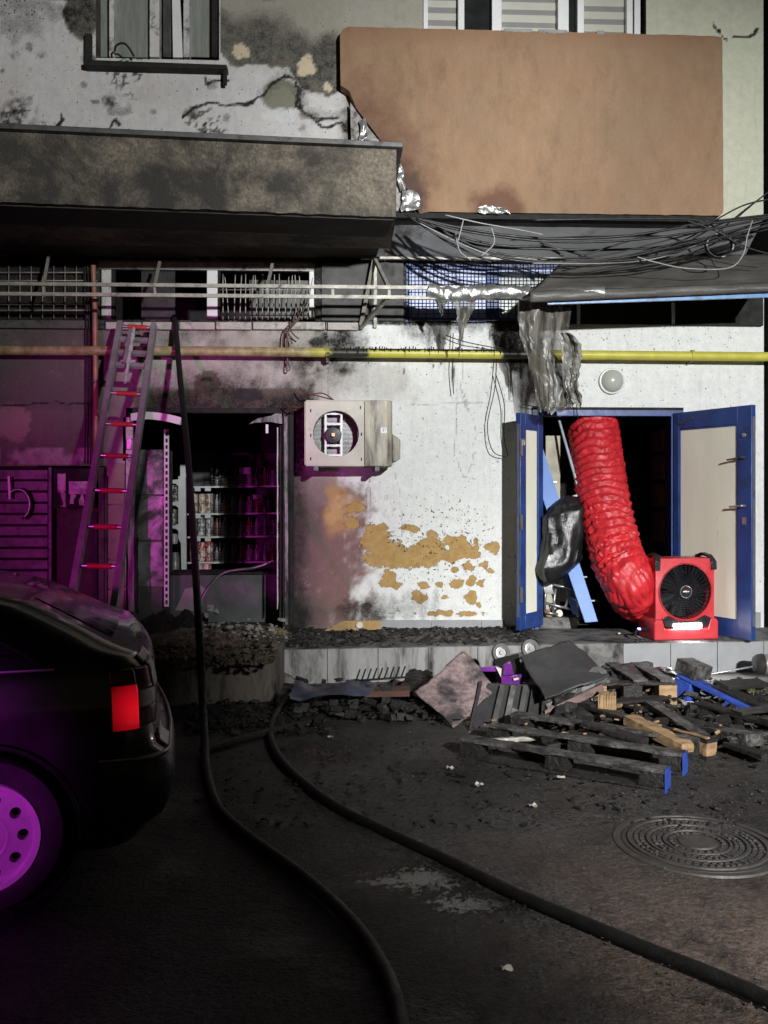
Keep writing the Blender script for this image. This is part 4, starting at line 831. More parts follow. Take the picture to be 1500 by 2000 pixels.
for i, pts in enumerate((((985, 650), (988, 690), (997, 720), (1002, 775)), ((970, 700), (966, 760), (952, 830), (962, 880), (988, 893)), ((968, 730), (985, 790), (984, 850), (992, 890)), ((870, 655), (910, 668), (960, 678), (985, 682)), ((885, 650), (884, 720), (886, 770)), ((1020, 790), (1060, 795), (1100, 788), (1130, 782)), ((1125, 780), (1128, 812), (1140, 840)))):
    B().tube(spline([W(x, y, YW-.08-.03*(k % 2)) for k, (x, y) in enumerate(pts)], 8), .0045, 5).build('wire', M['soot'], sw, smooth=180)
sw = thing('burnt_wires', 'tuft of burnt brown wires dangling below the strip window', 'wires', W(562, 760, YW-.1))
for i, pts in enumerate((((575, 625), (556, 645), (552, 675)), ((585, 622), (563, 650), (560, 690), (566, 720)), ((560, 640), (562, 690), (560, 722), (566, 722)), ((563, 640), (575, 655), (584, 662)), ((590, 560), (585, 600), (570, 630)), ((605, 575), (590, 610), (565, 640)), ((560, 640), (569, 665), (570, 672)))):
    B().tube(spline([W(x, y, YW-.1-.03*nz(i, k)) for k, (x, y) in enumerate(pts)], 6), .007, 5).build('wire', mat('brown_wire', (.10, .06, .045), .6) if i == 0 else bpy.data.materials['brown_wire'], sw, smooth=180)

# ------------------------------------------------------------------ cable bundle under the orange balcony
cb = thing('cable_bundle', 'tangle of sagging black cables strung under the orange balcony', 'cables', W(1150, 510, 7.7))
M['cable'] = mat('black_cable', (.016, .016, .017), .45); M['cablegrey'] = mat('grey_scorched_cable', (.30, .30, .29), .5, soot=.3, sscale=14)
paths = [((806, 424), (900, 445), (1010, 462), (1120, 466), (1230, 460), (1360, 440), (1510, 422)), ((812, 426), (910, 452), (1060, 471), (1200, 471), (1340, 456), (1510, 424)),
         ((800, 422), (880, 460), (960, 492), (1080, 506), (1200, 505), (1320, 480), (1510, 428)), ((805, 424), (890, 470), (950, 495), (1060, 510), (1180, 512), (1290, 498), (1400, 462), (1510, 430)),
         ((810, 428), (900, 474), (990, 506), (1100, 512), (1250, 505), (1400, 470), (1510, 436)), ((1055, 475), (1140, 500), (1145, 503)), ((1060, 478), (1110, 490), (1145, 500)),
         ((1130, 502), (1230, 470), (1340, 440), (1510, 418)), ((1050, 506), (1170, 500), (1260, 480), (1380, 450), (1510, 425)), ((1100, 510), (1230, 508), (1330, 490), (1430, 458), (1510, 440)),
         ((1040, 430), (1180, 428), (1340, 428), (1400, 445), (1440, 475), (1510, 500)), ((1340, 430), (1400, 452), (1450, 480), (1510, 498)), ((830, 432), (930, 478), (1060, 486), (1190, 488), (1330, 478), (1510, 446)),
         ((1440, 425), (1475, 395), (1510, 368)), ((1380, 440), (1450, 402), (1510, 388)), ((790, 418), (860, 462), (930, 500), (960, 512)), ((795, 420), (850, 458), (900, 488), (955, 508)), ((820, 430), (900, 462), (980, 480), (1060, 482), (1100, 500)),
         ((1385, 440), (1350, 462), (1300, 480), (1200, 505)), ((1510, 434), (1450, 456), (1400, 474), (1330, 500), (1250, 510)), ((1510, 431), (1430, 452), (1360, 478), (1280, 500))]
for i, pts in enumerate(paths):
    Y0 = 7.62 + .35*random.random(); n_ = len(pts)
    B().tube(spline([W(x, y+1.5*nz(k, i), Y0+.05*nz(i, k)) for k, (x, y) in enumerate(pts)], 8), .0055 + .006*random.random(), 6).build('cable', M['cable'], cb, smooth=180)
for pts in (((870, 420), (940, 436), (1010, 448), (1060, 458)), ((820, 436), (900, 476), (955, 498)), ((1040, 514), (1180, 514), (1280, 505), (1360, 480)), ((1245, 502), (1280, 512), (1340, 524), (1420, 524), (1450, 500), (1460, 460), (1470, 430)), ((890, 455), (898, 490), (920, 508)), ((905, 430), (895, 470)), ((960, 445), (965, 475), (940, 500))):
    Y0 = 7.6 + .2*random.random(); B().tube(spline([W(x, y, Y0) for x, y in pts], 8), .0055, 6).build('scorched_cable', M['cablegrey'], cb, smooth=180)
cc = W(1402, 482, 7.75); coil = thing('cable_coil', 'coil of black cable hanging at right below the orange balcony', 'cable', cc-Vector((0, 0, .13)))
for k in range(9):
    P = [cc + Vector(((.115+.012*nz(k, 1))*math.cos(a), -.03+.06*nz(k, 2)+.02*math.sin(2*a+k), (.10+.012*nz(k, 3))*math.sin(a)+.012*nz(k, 7))) for a in np.linspace(0, 2*math.pi, 30)]
    B().tube(P, .007, 6).build('loop', M['cablegrey'] if k % 4 == 1 else M['cable'], coil, smooth=180)

# ------------------------------------------------------------------ red duct and its fan
fb = G(1338, 1249, PH); fy = .12                      # fan yaw: front turned slightly to the right
fu, fn_ = Vector((math.cos(fy), math.sin(fy), 0)), Vector((math.sin(fy), -math.cos(fy), 0)); UP = Vector((0, 0, 1))
fan = thing('ventilation_fan', 'red portable smoke ventilation fan with lit lamp bar on the platform', 'fan', fb)
M['fanred'] = mat('red_moulded_plastic', (.52, .035, .045), .42, var=.15, scale=6, soot=.2, sscale=9, sootcol=(.16, .03, .03), bump=.05); M['fanblack'] = mat('black_plastic', (.014, .014, .017), .38, var=.2, bump=.05)
FW, FH, FD = .58, .74, .30
def fp(u, d, z): return fb + fu*u + fn_*d + UP*z        # d: towards the street, 0 = front face
cz = .42; rh = .242; n = 64; outer, inner, inner2 = [], [], []
zb, ztp, hw = .12, FH-.03, FW/2-.015
for k in range(n):
    a = 2*math.pi*k/n; ca, sa = math.cos(a), math.sin(a); t = min((hw/abs(ca)) if abs(ca) > 1e-6 else 9, ((ztp-cz) if sa > 0 else (cz-zb))/abs(sa) if abs(sa) > 1e-6 else 9)
    outer.append(fp(ca*t, 0, cz+sa*t)); inner.append(fp(ca*rh, .012, cz+sa*rh)); inner2.append(fp(ca*rh*.97, -.06, cz+sa*rh*.97))
for s_, z_ in ((-1, zb), (1, zb), (-1, ztp), (1, ztp)):
    tq = fp(s_*hw, 0, z_); k = min(range(n), key=lambda i: (outer[i]-tq).length); outer[k] = tq
b = B(); b.ringfill(outer, inner); b.ringfill(inner, inner2)
for s_ in (-1, 1): b.obox(fp(s_*(hw-.012), -FD/2, (zb+ztp)/2), fu*.012, fn_*(FD/2-.004), UP*(ztp-zb)/2)
b.obox(fp(0, -FD/2, ztp-.015), fu*(hw-.03), fn_*(FD/2-.004), UP*.015)
b.obox(fp(0, -FD+.01, (zb+ztp)/2), fu*(hw-.024), fn_*.008, UP*((ztp-zb)/2-.03))
b.build('housing', M['fanred'], fan, smooth=35)
b = B(); b.prism([fp(-.30, .03, 0), fp(.30, .03, 0), fp(.30, .03, .16), fp(.275, .03, .185), (fp(.22, .03, .185)), fp(.20, .03, .10), fp(-.20, .03, .10), fp(-.22, .03, .185), fp(-.275, .03, .185), fp(-.30, .03, .16)][::-1], -fn_*(.03+FD)); b.build('base', M['fanred'], fan, bevel=.012)
b = B(); b.lathe(fp(0, 0, cz), fn_, [(rh+.002, .012), (rh+.012, .022), (rh+.006, .004)], 64, fu); b.build('rim', M['fanred'], fan, smooth=60)
b = B()
for k in range(1, 13): r_ = .055 + (rh-.06)*k/12; b.lathe(fp(0, .006, cz), fn_, [(r_-.0028, 0), (r_, .005), (r_+.0028, 0)], 56, fu)
gr = b.build('guard_rings', M['fanblack'], fan, smooth=60)
b = B()
for k in range(36): a = 2*math.pi*k/36; b.bar(fp(.05*math.cos(a), .004, cz+.05*math.sin(a)), fp(rh*math.cos(a+.35), .004, cz+rh*math.sin(a+.35)), .004, .004)
b.build('guard_spokes', M['fanblack'], fan)
b = B()
for k in range(7):
    a = 2*math.pi*k/7; b.obox(fp(.14*math.cos(a), -.06, cz+.14*math.sin(a)), (fu*math.cos(a)+UP*math.sin(a))*.085, (-fu*math.sin(a)+UP*math.cos(a))*.05+fn_*.03, fn_*.003)
b.build('blades', M['fanblack'], fan)
B().lathe(fp(0, -.2, cz), fn_, [(0, 0), (rh, 0), (rh, .1)], 32, fu).build('shroud', M['fanblack'], fan, smooth=40)
hb = B(); hb.lathe(fp(0, 0, cz), fn_, [(.055, .0), (.055, .016), (.05, .02), (.0, .021)], 32, fu); hub = hb.build('hub', M['fanblack'], fan, smooth=35)
B().lathe(fp(0, 0, cz), fn_, [(.049, .021), (.052, .024), (.056, .021)], 40, fu).build('hub_ring', M['alu'], hub, smooth=60)
B().obox(fp(-.012, .0225, cz+.002), fu*.019, fn_*.0012, UP*.0055).build('hub_mark', M['white'], hub); B().prism([fp(.012, .022, cz-.004), fp(.012, .022, cz+.008), fp(.032, .022, cz+.002)], fn_*.002).build('hub_mark', M['white'], hub); B().obox(fp(-.004, .0225, cz+.013), fu*.014, fn_*.001, UP*.002).build('hub_mark', mat('red_mark', (.5, .1, .03), .5), hub)
for s_ in (-1, 1):
    b = B(); pts = [fp(s_*.275, -.05, FH-.12), fp(s_*.265, -.03, FH-.05), fp(s_*.235, -.03, FH-.005), fp(s_*.175, -.04, FH-.02), fp(s_*.165, -.045, FH-.09)]
    pts = [fp(s_*.265, .012, FH-.13), fp(s_*.262, .012, FH-.06), fp(s_*.245, -.03, FH-.01), fp(s_*.235, -.12, FH+.005), fp(s_*.235, -.22, FH-.02)]
    for p0, p1 in zip(pts[:-1], pts[1:]): b.bar(p0, p1+(p1-p0)*.1, .05, .02, fu)
    b.build('strap', M['fanblack'], fan, bevel=.004); B().obox(fp(s_*.18, .002, FH-.12), fu*.05, fn_*.004, UP*.012).build('handle_slot', M['fanblack'], fan)
B().prism([fp(-.2, .02, .115), fp(.2, .02, .115), fp(.23, .02, .19), fp(.17, .02, .215), fp(.08, .02, .165), fp(-.08, .02, .165), fp(-.17, .02, .215), fp(-.23, .02, .19)][::-1], fn_*.018).build('lamp_housing', M['fanblack'], fan, bevel=.004)
M['led'] = emit('lit_led_bar', (1, .97, .9), 40)
for s_ in (-1, 1): B().obox(fp(s_*.068, .046, .125), fu*.062, fn_*.006, UP*.022).build('lit_lamp', M['led'], fan, bevel=.004)
pl_ = bpy.data.lights.new('fan_lamp_light', 'SPOT'); plo = bpy.data.objects.new('fan_lamp_light', pl_); COL.objects.link(plo); plo.parent = fan; plo.location = (fp(0, .09, .125)-fb); pl_.energy = 22; pl_.color = (.95, .97, 1); pl_.shadow_soft_size = .05; pl_.spot_size = R(140); pl_.spot_blend = .6
plo.rotation_euler = (fn_*1 + UP*(-.25)).to_track_quat('-Z', 'Y').to_euler()
B().obox(fp(-.42, -.02, .10), fu*.014, fn_*.005, UP*.008).build('control_light', emit('blue_indicator', (.12, .2, 1), 14), fan)
B().tube(spline([fp(-.28, -.1, .1), fp(-.36, -.05, .09), fp(-.42, -.03, .10), fp(-.46, 0, .05), fp(-.40, .04, .012), fp(-.5, .1, .012)], 6), .012, 8).build('power_cable', M['fanblack'], fan, smooth=180)
# flexible duct
dpts = [W(1158, 836, 8.86), W(1166, 890, 8.72), W(1176, 960, 8.56), W(1190, 1030, 8.40), W(1208, 1095, 8.24), W(1232, 1140, 8.13), fp(-.20, -.50, .33), fp(-.05, -.34, cz-.02)]
P = spline(dpts, 48); nS = 96; b = B(); rad = [.240]*len(P); b.tube(P, rad, nS, cap=False); V = []; L_ = 0
acc = [0]
for i in range(1, len(P)): acc.append(acc[-1] + (P[i]-P[i-1]).length)
for k, (x, y, z) in enumerate(b.v):
    i, j = divmod(k, nS); c = P[i]; d = (Vector((x, y, z))-c); a = 2*math.pi*j/nS; s = acc[i]
    ph = (s/.078 + .9*nz(math.cos(a)*1.3, math.sin(a)*1.3, s*1.5)); tri = abs((ph % 1)-.5)*2
    rg = abs(nz(math.cos(a)*2.4, math.sin(a)*2.4, s*9)); rg2 = abs(nz(math.cos(a)*5+s*2, math.sin(a)*5+3, s*19)); rg3 = abs(nz(math.cos(a)*11, math.sin(a)*11+3, s*34))
    w_ = 1.0 + .085*(tri-.5) + .06*rg - (.07 + .05*(s > .9))*rg2 - .05*rg3
    V.append(tuple(c + d*w_*(1 if i > 2 else 1.0)))
b.v = V
M['duct'] = mat('red_vinyl_duct', (.50, .014, .022), .5, var=.25, scale=8, soot=.22, sootcol=(.12, .008, .01), bump=.5, bscale=26, dist=.012, spec=.6)
tag(b.build('flexible_duct', M['duct'], smooth=42), 'crumpled red flexible air duct running from the fan up into blue doorway', 'duct')
B().tube([W(1137, 838, 8.62), W(1122, 790, 8.3)], .004, 5)

# ------------------------------------------------------------------ things in and by the blue doorway
M['bag'] = mat('black_bin_bag', (.010, .010, .011), .36, var=.3, bump=.35, bscale=18, dist=.02, spec=.6)
tp, bt = W(1106, 968, 8.5), W(1078, 1140, 8.42); b = B(); ax = bt-tp; nS, nR = 36, 44
def bagf(u, v):
    a = 2*math.pi*u; r_ = .215*min(1, (v*5.5)**.75)*(1-.10*v)*(min(1, (1-v)*4.5)**.5) + (.02 if v < .1 else 0)
    f = 1 + .22*nz(math.cos(a)*2, math.sin(a)*2, v*3) + .14*nz(math.cos(a)*5, math.sin(a)*5, v*2.2) + .05*nz(math.cos(a)*12, math.sin(a)*12, v*7)
    c = tp + ax*v + Vector((.05*math.sin(v*3.1), 0, 0)); return c + Vector((math.cos(a)*r_*f, math.sin(a)*r_*f*.6, .08*r_*math.cos(a)*3))
b.grid(bagf, nS, nR, True); bag = tag(b.build('bin_bag', M['bag'], smooth=60), 'tied black bin bag hanging inside the blue doorway', 'bag')
pb_ = mat('light_blue_board', (.16, .28, .62), .45, var=.1, soot=.1, scale=4)
sl_ = thing('step_ladder', 'light blue step ladder leaning inside the blue doorway behind the bag', 'ladder', G(1155, 1216, PH))
B().prism([W(1056, 860, 8.72), W(1070, 905, 8.72), W(1168, 1214, 8.3), W(1143, 1216, 8.3), W(1052, 950, 8.64)], (0, .03, 0)).build('rail', pb_, sl_, bevel=.003)
B().prism([W(1052, 965, 8.86), W(1060, 965, 8.86), W(1132, 1200, 8.62), W(1120, 1200, 8.62)], (0, .03, 0)).build('rail', pb_, sl_)
for k in range(6):
    t = .12+.15*k; a = W(1060+85*t, 890+325*t, 8.75-.42*t); b2 = W(1046+80*t, 905+300*t, 8.9-.26*t); B().bar(a, b2, .07, .014, (1, 0, 0)).build('tread', pb_, sl_)
    c2 = W(1069+98*t, 905+310*t, 8.70-.4*t); B().slab((c2.x, c2.y, c2.z), (c2.x+.035, c2.y+.02, c2.z+.012)).build('bracket', M['alu'], sl_)
fr_ = thing('bent_rack', 'bent light grey metal frame leaning beside the red duct', 'rack', W(1130, 1010, 8.6))
M['frm'] = mat('grey_blue_profile', (.30, .35, .40), .45, .3, soot=.15)
for p_, q_ in (((1092, 822, 8.8), (1133, 966, 8.55)), ((1133, 966, 8.55), (1132, 1000, 8.5)), ((1131, 966, 8.55), (1100, 976, 8.55))): B().bar(W(*p_), W(*q_), .028, .02, (0, 1, 0)).build('bar', M['frm'], fr_)
B().slab((W(1066, 1, 8.95).x, 8.95, PH), (W(1094, 1, 8.95).x, 9.0, W(1, 848, 8.95).z)).build('inner_wall_end', mat('cream_inner_wall', (.45, .42, .33), .8, soot=.2), bld)
c = G(1126, 1216, PH); can = thing('silver_canister', 'silver canister with dark cap standing at the blue door sill', 'canister', c)
B().lathe(c, UP, [(0, .0), (.038, .0), (.04, .006), (.04, .30), (.034, .315), (.02, .325)], 20).build('body', mat('wrinkled_silver', (.6, .6, .6), .3, .85, var=.3, scale=22, soot=.25, sscale=25, bump=.6, bscale=60), can, smooth=40)
B().lathe(c, UP, [(.022, .322), (.026, .33), (.024, .36), (0, .362)], 16).build('cap', M['soot'], can, smooth=40)
ch = thing('wire_stand', 'tangle of thin metal tubes at the foot of the bin bag', 'stand', G(1092, 1205, PH+.1))
for pts in (((1066, 1136), (1064, 1196)), ((1072, 1140), (1110, 1148), (1122, 1160)), ((1066, 1178), (1116, 1190)), ((1085, 1150), (1080, 1195)), ((1112, 1160), (1104, 1188)), ((1064, 1196), (1090, 1200)), ((1075, 1134), (1080, 1160))): B().tube([W(x, y, 8.62) for x, y in pts], .012, 8).build('tube', M['alu'], ch, smooth=180)
for k in range(7): B().tube([W(1058+2.2*k, 1132, 8.58), W(1066+2.4*k, 1160, 8.6)], .006, 5).build('rod', M['white'], ch, smooth=180)
for i, (x, y, r_, m) in enumerate(((1080, 1184, .035, 'panel'), (1072, 1198, .04, 'wood'), (1092, 1198, .035, 'panel'))):
    a = W(x, y, 8.68); tag(B().lathe(a, (0.2, -1, .3), [(0, .02), (r_*.7, .02), (r_, .01), (r_, -.02), (0, -.03)], 12).build('small_tin', M[m], smooth=40), ('cream lid lying among the metal tubes', 'brown pot at the base of the metal tubes', 'cream tin beside the silver canister')[i], 'tin')
sh = thing('storage_rack', 'dim rack with brown boxes inside right side of blue doorway', 'rack', W(1297, 1200, 9.4))
for y0, y1 in ((838, 880), (890, 935), (945, 990), (1000, 1060)): lbox(sh, 'box', mat('cardboard_dim', (.16, .09, .07), .8, soot=.3) if y0 == 838 else bpy.data.materials['cardboard_dim'], 1293+3*nz(y0), y0, 1308, y1, 9.0, 9.3)
a = W(1200, 985, 10.5)

# ------------------------------------------------------------------ inside the burnt shop
M['white2'] = mat('clean_white_enamel', (.62, .63, .64), .45, var=.08, soot=.08, bump=.03)
M['steel'] = mat('smoke_stained_steel', (.30, .30, .30), .42, .35, var=.45, scale=3.2, soot=.55, sscale=2.6, sootcol=(.05, .05, .05), bump=.08)
a, b_ = W(268, 1150, 9.0), W(324, 878, 9.0)
cab = thing('steel_cabinet', 'smoke-stained steel cabinet of three stacked panels inside shop door', 'cabinet', (a.x, 9.0, PH))
B().slab((a.x-.05, 9.012, PH), (b_.x, 9.35, b_.z)).build('carcass', M['sootgrey'], cab)
for y0, y1 in ((879, 966), (969, 1055), (1058, 1146)): lbox(cab, 'panel', 'steel', 268, y0, 324, y1, 8.995, 9.01)
ps = thing('perforated_post', 'slotted steel angle post standing in the shop doorway', 'post', W(325, 1175, 8.92))
pz0, pz1 = W(325, 1185, 8.92).z, W(325, 838, 8.92).z; xa, xb = W(320.5, 900, 8.92).x, W(330, 900, 8.92).x
b = B(); b.slab((xa, 8.92, pz0), (xa+.012, 8.925, pz1)); b.slab((xb-.012, 8.92, pz0), (xb, 8.925, pz1)); z = pz0
while z < pz1: b.slab((xa+.012, 8.92, z), (xb-.012, 8.925, z+.025)); z += .062
b.build('angle', M['white2'], ps); B().slab((xa, 8.94, pz0), (xb, 8.945, pz1)).build('backing', M['soot'], ps)
# side rack with white end panel, then the can shelves at the back
YS = 11.3
rack = thing('shop_rack', 'shop shelving rack with white end post and wire-fronted shelves', 'shelf', (W(440, 1120, YS).x, YS, PH))
b = B(); b.prism([W(348, 930, YS-.1), W(362, 930, YS-.1), W(364, 1118, YS-.1), W(354, 1118, YS-.1), W(353, 1062, YS-.1), W(348, 1052, YS-.1)], (0, .05, 0)); b.build('end_post', M['white2'], rack, bevel=.003)
for y in (942, 985, 1030): b = B(); b.prism([W(330, y-4, YS-.12), W(349, y-6, YS-.12), W(349, y+8, YS-.12), W(344, y+3, YS-.12), W(330, y+1, YS-.12)], (0, .3, 0)); b.build('shelf_arm', M['white2'], rack)
for k, y in enumerate((950, 1003, 1048, 1098)):
    p0, p1 = W(366, y, YS), W(548, y-2, YS); B().prism([p0, p1, p1+Vector((0, 0, -.02)), p0+Vector((0, 0, -.02))], (0, .42, 0)).build('shelf_board', M['white2'], rack)
    b = B()
    for j in range(4): b.tube([W(412, y-3-5.2*j, YS-.02), W(546 if k != 1 else 520, y-5-5.2*j, YS-.02)], .0042, 5)
    for j in range(9): b.tube([W(414+15.5*j, y-3, YS-.02), W(414+15.5*j, y-(40 if k else 36), YS-.02)], .004, 5)
    b.build('wire_front', M['alu'], rack, smooth=180)
    for j in range(2):
        q = W(386+20*j, y+6, YS-.01); B().slab((q.x-.035, YS-.014, q.z-.02), (q.x+.035, YS-.006, q.z+.02)).build('price_tag', M['white2'], rack)
lbox(rack, 'back_panel', 'sootgrey', 364, 885, 560, 1120, YS+.45, YS+.47, 0)
for x in (366, 414, 490, 545): lbox(rack, 'upright', 'soot', x-2, 900, x+2, 1118, YS+.4, YS+.44, 0)
def label_mat(name, c1, c2, sc):
    g = N(name); v = g.n.new('ShaderNodeTexVoronoi'); g.link(g.mapping((1, 1, .8)), v.inputs[0]); v.inputs['Scale'].default_value = sc
    c = g.mix(g.ramp(v.outputs['Distance'], .35, .45), c1, c2); c = g.mix(g.ramp(g.noise(40, 3), .5, .6), c, (.6, .58, .55)); return g.fin(c, .4, .0)
cans = [label_mat('beige_can_label', (.5, .38, .28), (.25, .14, .1), 16), label_mat('grey_can_label', (.5, .5, .5), (.12, .12, .14), 20), label_mat('red_white_can_label', (.62, .6, .58), (.42, .03, .035), 12), label_mat('green_can_label', (.2, .42, .12), (.5, .5, .4), 18)]
cn = ('beige tin can in %s stack on upper lit shop shelf, %s of two', 'grey-white tin can in %s stack on middle lit shop shelf, %s of two', 'red-white tin can in %s stack on lower lit shop shelf, %s of two')
def can_at(x, y, r_, h, m, label, Y=YS+.06):
    q = W(x, y, Y); b = B(); b.lathe((q.x, Y+r_, q.z), UP, [(0, 0), (r_, 0), (r_, h), (r_*.94, h+.004), (0, h+.002)], 14); tag(b.build('tin_can', m, smooth=40), label, 'tin can', 'tin cans on the shop shelves')
for row, (y, m, ks) in enumerate(((1002, 0, (378, 394, 408)), (1047, 1, (376, 392, 408)), (1097, 2, (377, 393, 408)))):
    for i, x in enumerate(ks):
        for t in range(2): can_at(x, y-19*t, .046, .112, cans[m], cn[row] % (('leftmost', 'middle', 'rightmost')[i], ('lower', 'upper')[t]))
for x, m in ((386, 3), (403, 0)): can_at(x, 1121, .045, .10, cans[m], 'green tin can standing on the shop counter' if m == 3 else 'yellowish tin can beside the green one on shop counter', 9.6)
ORD = ('first', 'second', 'third', 'fourth', 'fifth', 'sixth', 'seventh', 'eighth')
M['bottle'] = mat('dark_glossy_bottle', (.34, .28, .33), .3, var=.7, scale=9, bump=0); M['bottlered'] = mat('dark_red_bottle', (.30, .04, .05), .3)
for k, y in enumerate((950, 1003, 1048, 1098)):
    for j in range(8 if k != 1 else 7):
        x = 424+15.5*j; q = W(x, y-1, YS+.12); r_ = (.026, .034, .042)[(j*5+k*3) % 3]; s_ = 1.15 + .35*nz(j*3.3+.5, k*2.1+.3)
        b = B(); b.lathe((q.x, q.y, q.z), UP, [(0, 0), (r_, 0), (r_, .12*s_), (r_*.4, .16*s_), (r_*.4, .19*s_), (0, .19*s_)], 10)
        tag(b.build('bottle', M['bottlered'] if (j+k) % 4 == 2 else M['bottle'], smooth=40), '%s bottle, %s from the left on the %s wire-fronted shop shelf' % ('dark red' if (j+k) % 4 == 2 else 'dark', ORD[j], ('top', 'second', 'third', 'lowest')[k]), 'bottle', 'bottles on the shop shelves')
for i, (x0, y0, x1, y1) in enumerate(((468, 913, 490, 926), (494, 966, 510, 975))): lbox(rack, 'price_card', 'white2', x0, y0, x1, y1, YS-.06, YS-.05, 0)
lbox(rack, 'top_card', 'white2', 352, 908, 364, 932, YS-.08, YS-.06, 0)
M['counter'] = mat('sooty_counter', (.075, .078, .08), .7, var=.35, scale=4, soot=.3, bump=.2)
ct = thing('shop_counter', 'sooty grey counter front just inside the burnt shop door', 'counter', W(440, 1200, 9.2))
c0, c1 = W(332, 1215, 9.2), W(546, 1121, 9.2)
B().slab((c0.x, 9.2, PH), (c1.x, 9.5, c1.z)).build('front', M['counter'], ct, bevel=.006); B().slab((c0.x-.02, 9.16, c1.z), (c1.x+.02, 9.55, c1.z+.02)).build('top', M['soot'], ct, bevel=.004)
b = B(); b.prism([W(341, 1192, 9.17), W(362, 1150, 9.17), (W(392, 1143, 9.17)), W(404, 1152, 9.17), W(390, 1195, 9.17)], (0, .02, 0)); tag(b.build('broken_panel', mat('pale_broken_panel', (.22, .2, .2), .7, soot=.3)), 'pale broken panel leaning against shop counter', 'panel')
tag(B().tube(spline([W(392, 1175, 9.1), W(410, 1145, 9.1), (W(440, 1118, 9.1)), W(500, 1108, 9.05), W(536, 1094, 9.05)], 8), .013, 8).build('bent_tube', M['metal'], smooth=180), 'thin bent metal tube curving over the shop counter', 'tube')
jr = W(343, 1118, 9.6); 
for i, (x, y, r_, h, m) in enumerate(((342, 1118, .05, .24, 'steel'), (340, 1062, .045, .12, 'bottle'))):
    q = W(x, y, 11.1); tag(B().lathe(q, UP, [(0, 0), (r_, 0), (r_, h*.8), (r_*.7, h), (0, h)], 14).build('jar', M[m], smooth=40), ('grey ribbed canister beside the white end post', 'dark blue jar above the ribbed canister')[i], 'jar')
for i, (x, y) in enumerate(((334, 980), (338, 978), (343, 979), (334, 1025), (340, 1026))):
    q = W(x, y, 11.2); tag(B().slab((q.x-.02, 11.18, q.z), (q.x+.02, 11.4, q.z+.19+.04*nz(i))).build('packet', label_mat('packet_print_%d' % i, (.25+.2*nz(i, 2), .28, .22), (.06, .05, .04), 25)), ('yellowish', 'dark', 'brown', 'pale blue', 'grey-green')[i] + ' packet on the small side rack left of white post', 'packet')

# ------------------------------------------------------------------ burnt left shop front (purple light)
lf = thing('burnt_shutter', 'dark burnt-out shop window with bent shutter at far left', 'shutter', W(40, 1160, YW+.1))
lbox(lf, 'backing', 'soot', -140, 912, 96, 1160, YW+.12, YW+.14); lbox(lf, 'post', 'flash', 94, 912, 101, 1180, YW+.0, YW+.12)
for k in range(11): lbox(lf, 'slat', 'flash', -140, 918+22*k, 93, 936+22*k+3*nz(k), YW+.08+.03*nz(k, 3), YW+.1+.03*nz(k, 3), .002)
q = W(32, 985, YW+.02); B().tube([q+Vector((.11*math.cos(a)+.02, -.02, .14*math.sin(a))) for a in np.linspace(-1.2, 2.6, 16)], .015, 8).build('bent_bracket', M['metal'], lf, smooth=180); B().bar(W(18, 930, YW), W(20, 975, YW), .03, .02).build('bent_bracket', M['metal'], lf)
bx_ = thing('meter_box', 'torn open meter box with scraps of paper at left', 'box', W(150, 1000, YW))
lbox(bx_, 'case', 'soot', 104, 915, 186, 992, YW-.02, YW+.1); lbox(bx_, 'panel', 'whiteburnt', 112, 925, 128, 975, YW-.035, YW-.022); lbox(bx_, 'panel', 'whiteburnt', 134, 940, 172, 965, YW-.04, YW-.022)
for i in range(7): x = 110+9*i; crumple('paper_scrap', (W(x, 985+8*nz(i), YW-.05), W(x+9, 988, YW-.05), W(x+10, 966+9*nz(i, 4), YW-.03), W(x+1, 962, YW-.03)), M['whiteburnt'] if i % 2 else M['soot'], bx_, .025, 6, 12, i)
B().slab((W(101, 1, YW).x, YW+.12, PH), (H_left[1], YW+.2, W(1, 990, YW).z)).build('infill_wall', mat('dark_brick_infill', (.07, .055, .05), .9, soot=.4, bump=.8, bscale=25), bld)
for i, (x0, x1, y0, y1) in enumerate(((192, 203, 912, 1215), (182, 190, 1000, 1210), (204, 209, 930, 1212))): tag(lbox(None, 'charred_board', 'reveal' if i != 1 else 'char', x0, y0, x1, y1, YW-.06, YW-.01, .004), ('tall scorched board beside the stone pillar', 'narrow charred board left of the scorched board', 'thin strip of burnt board at edge of stone pillar')[i], 'board')
pi = thing('door_pillar', 'beige block pillar between the shop door and meter box, behind the ladder', 'pillar', W(226, 1215, YW))
M['stone'] = mat('beige_block', (.30, .26, .20), .85, var=.2, soot=.32, sscale=5, bump=.5)
for y0, y1 in ((905, 985), (987, 1027), (1029, 1092), (1094, 1150), (1152, 1228)): lbox(pi, 'block', 'stone', 209, y0, 243, y1, YW-.03-.008*nz(y0), YW+.1, .006)

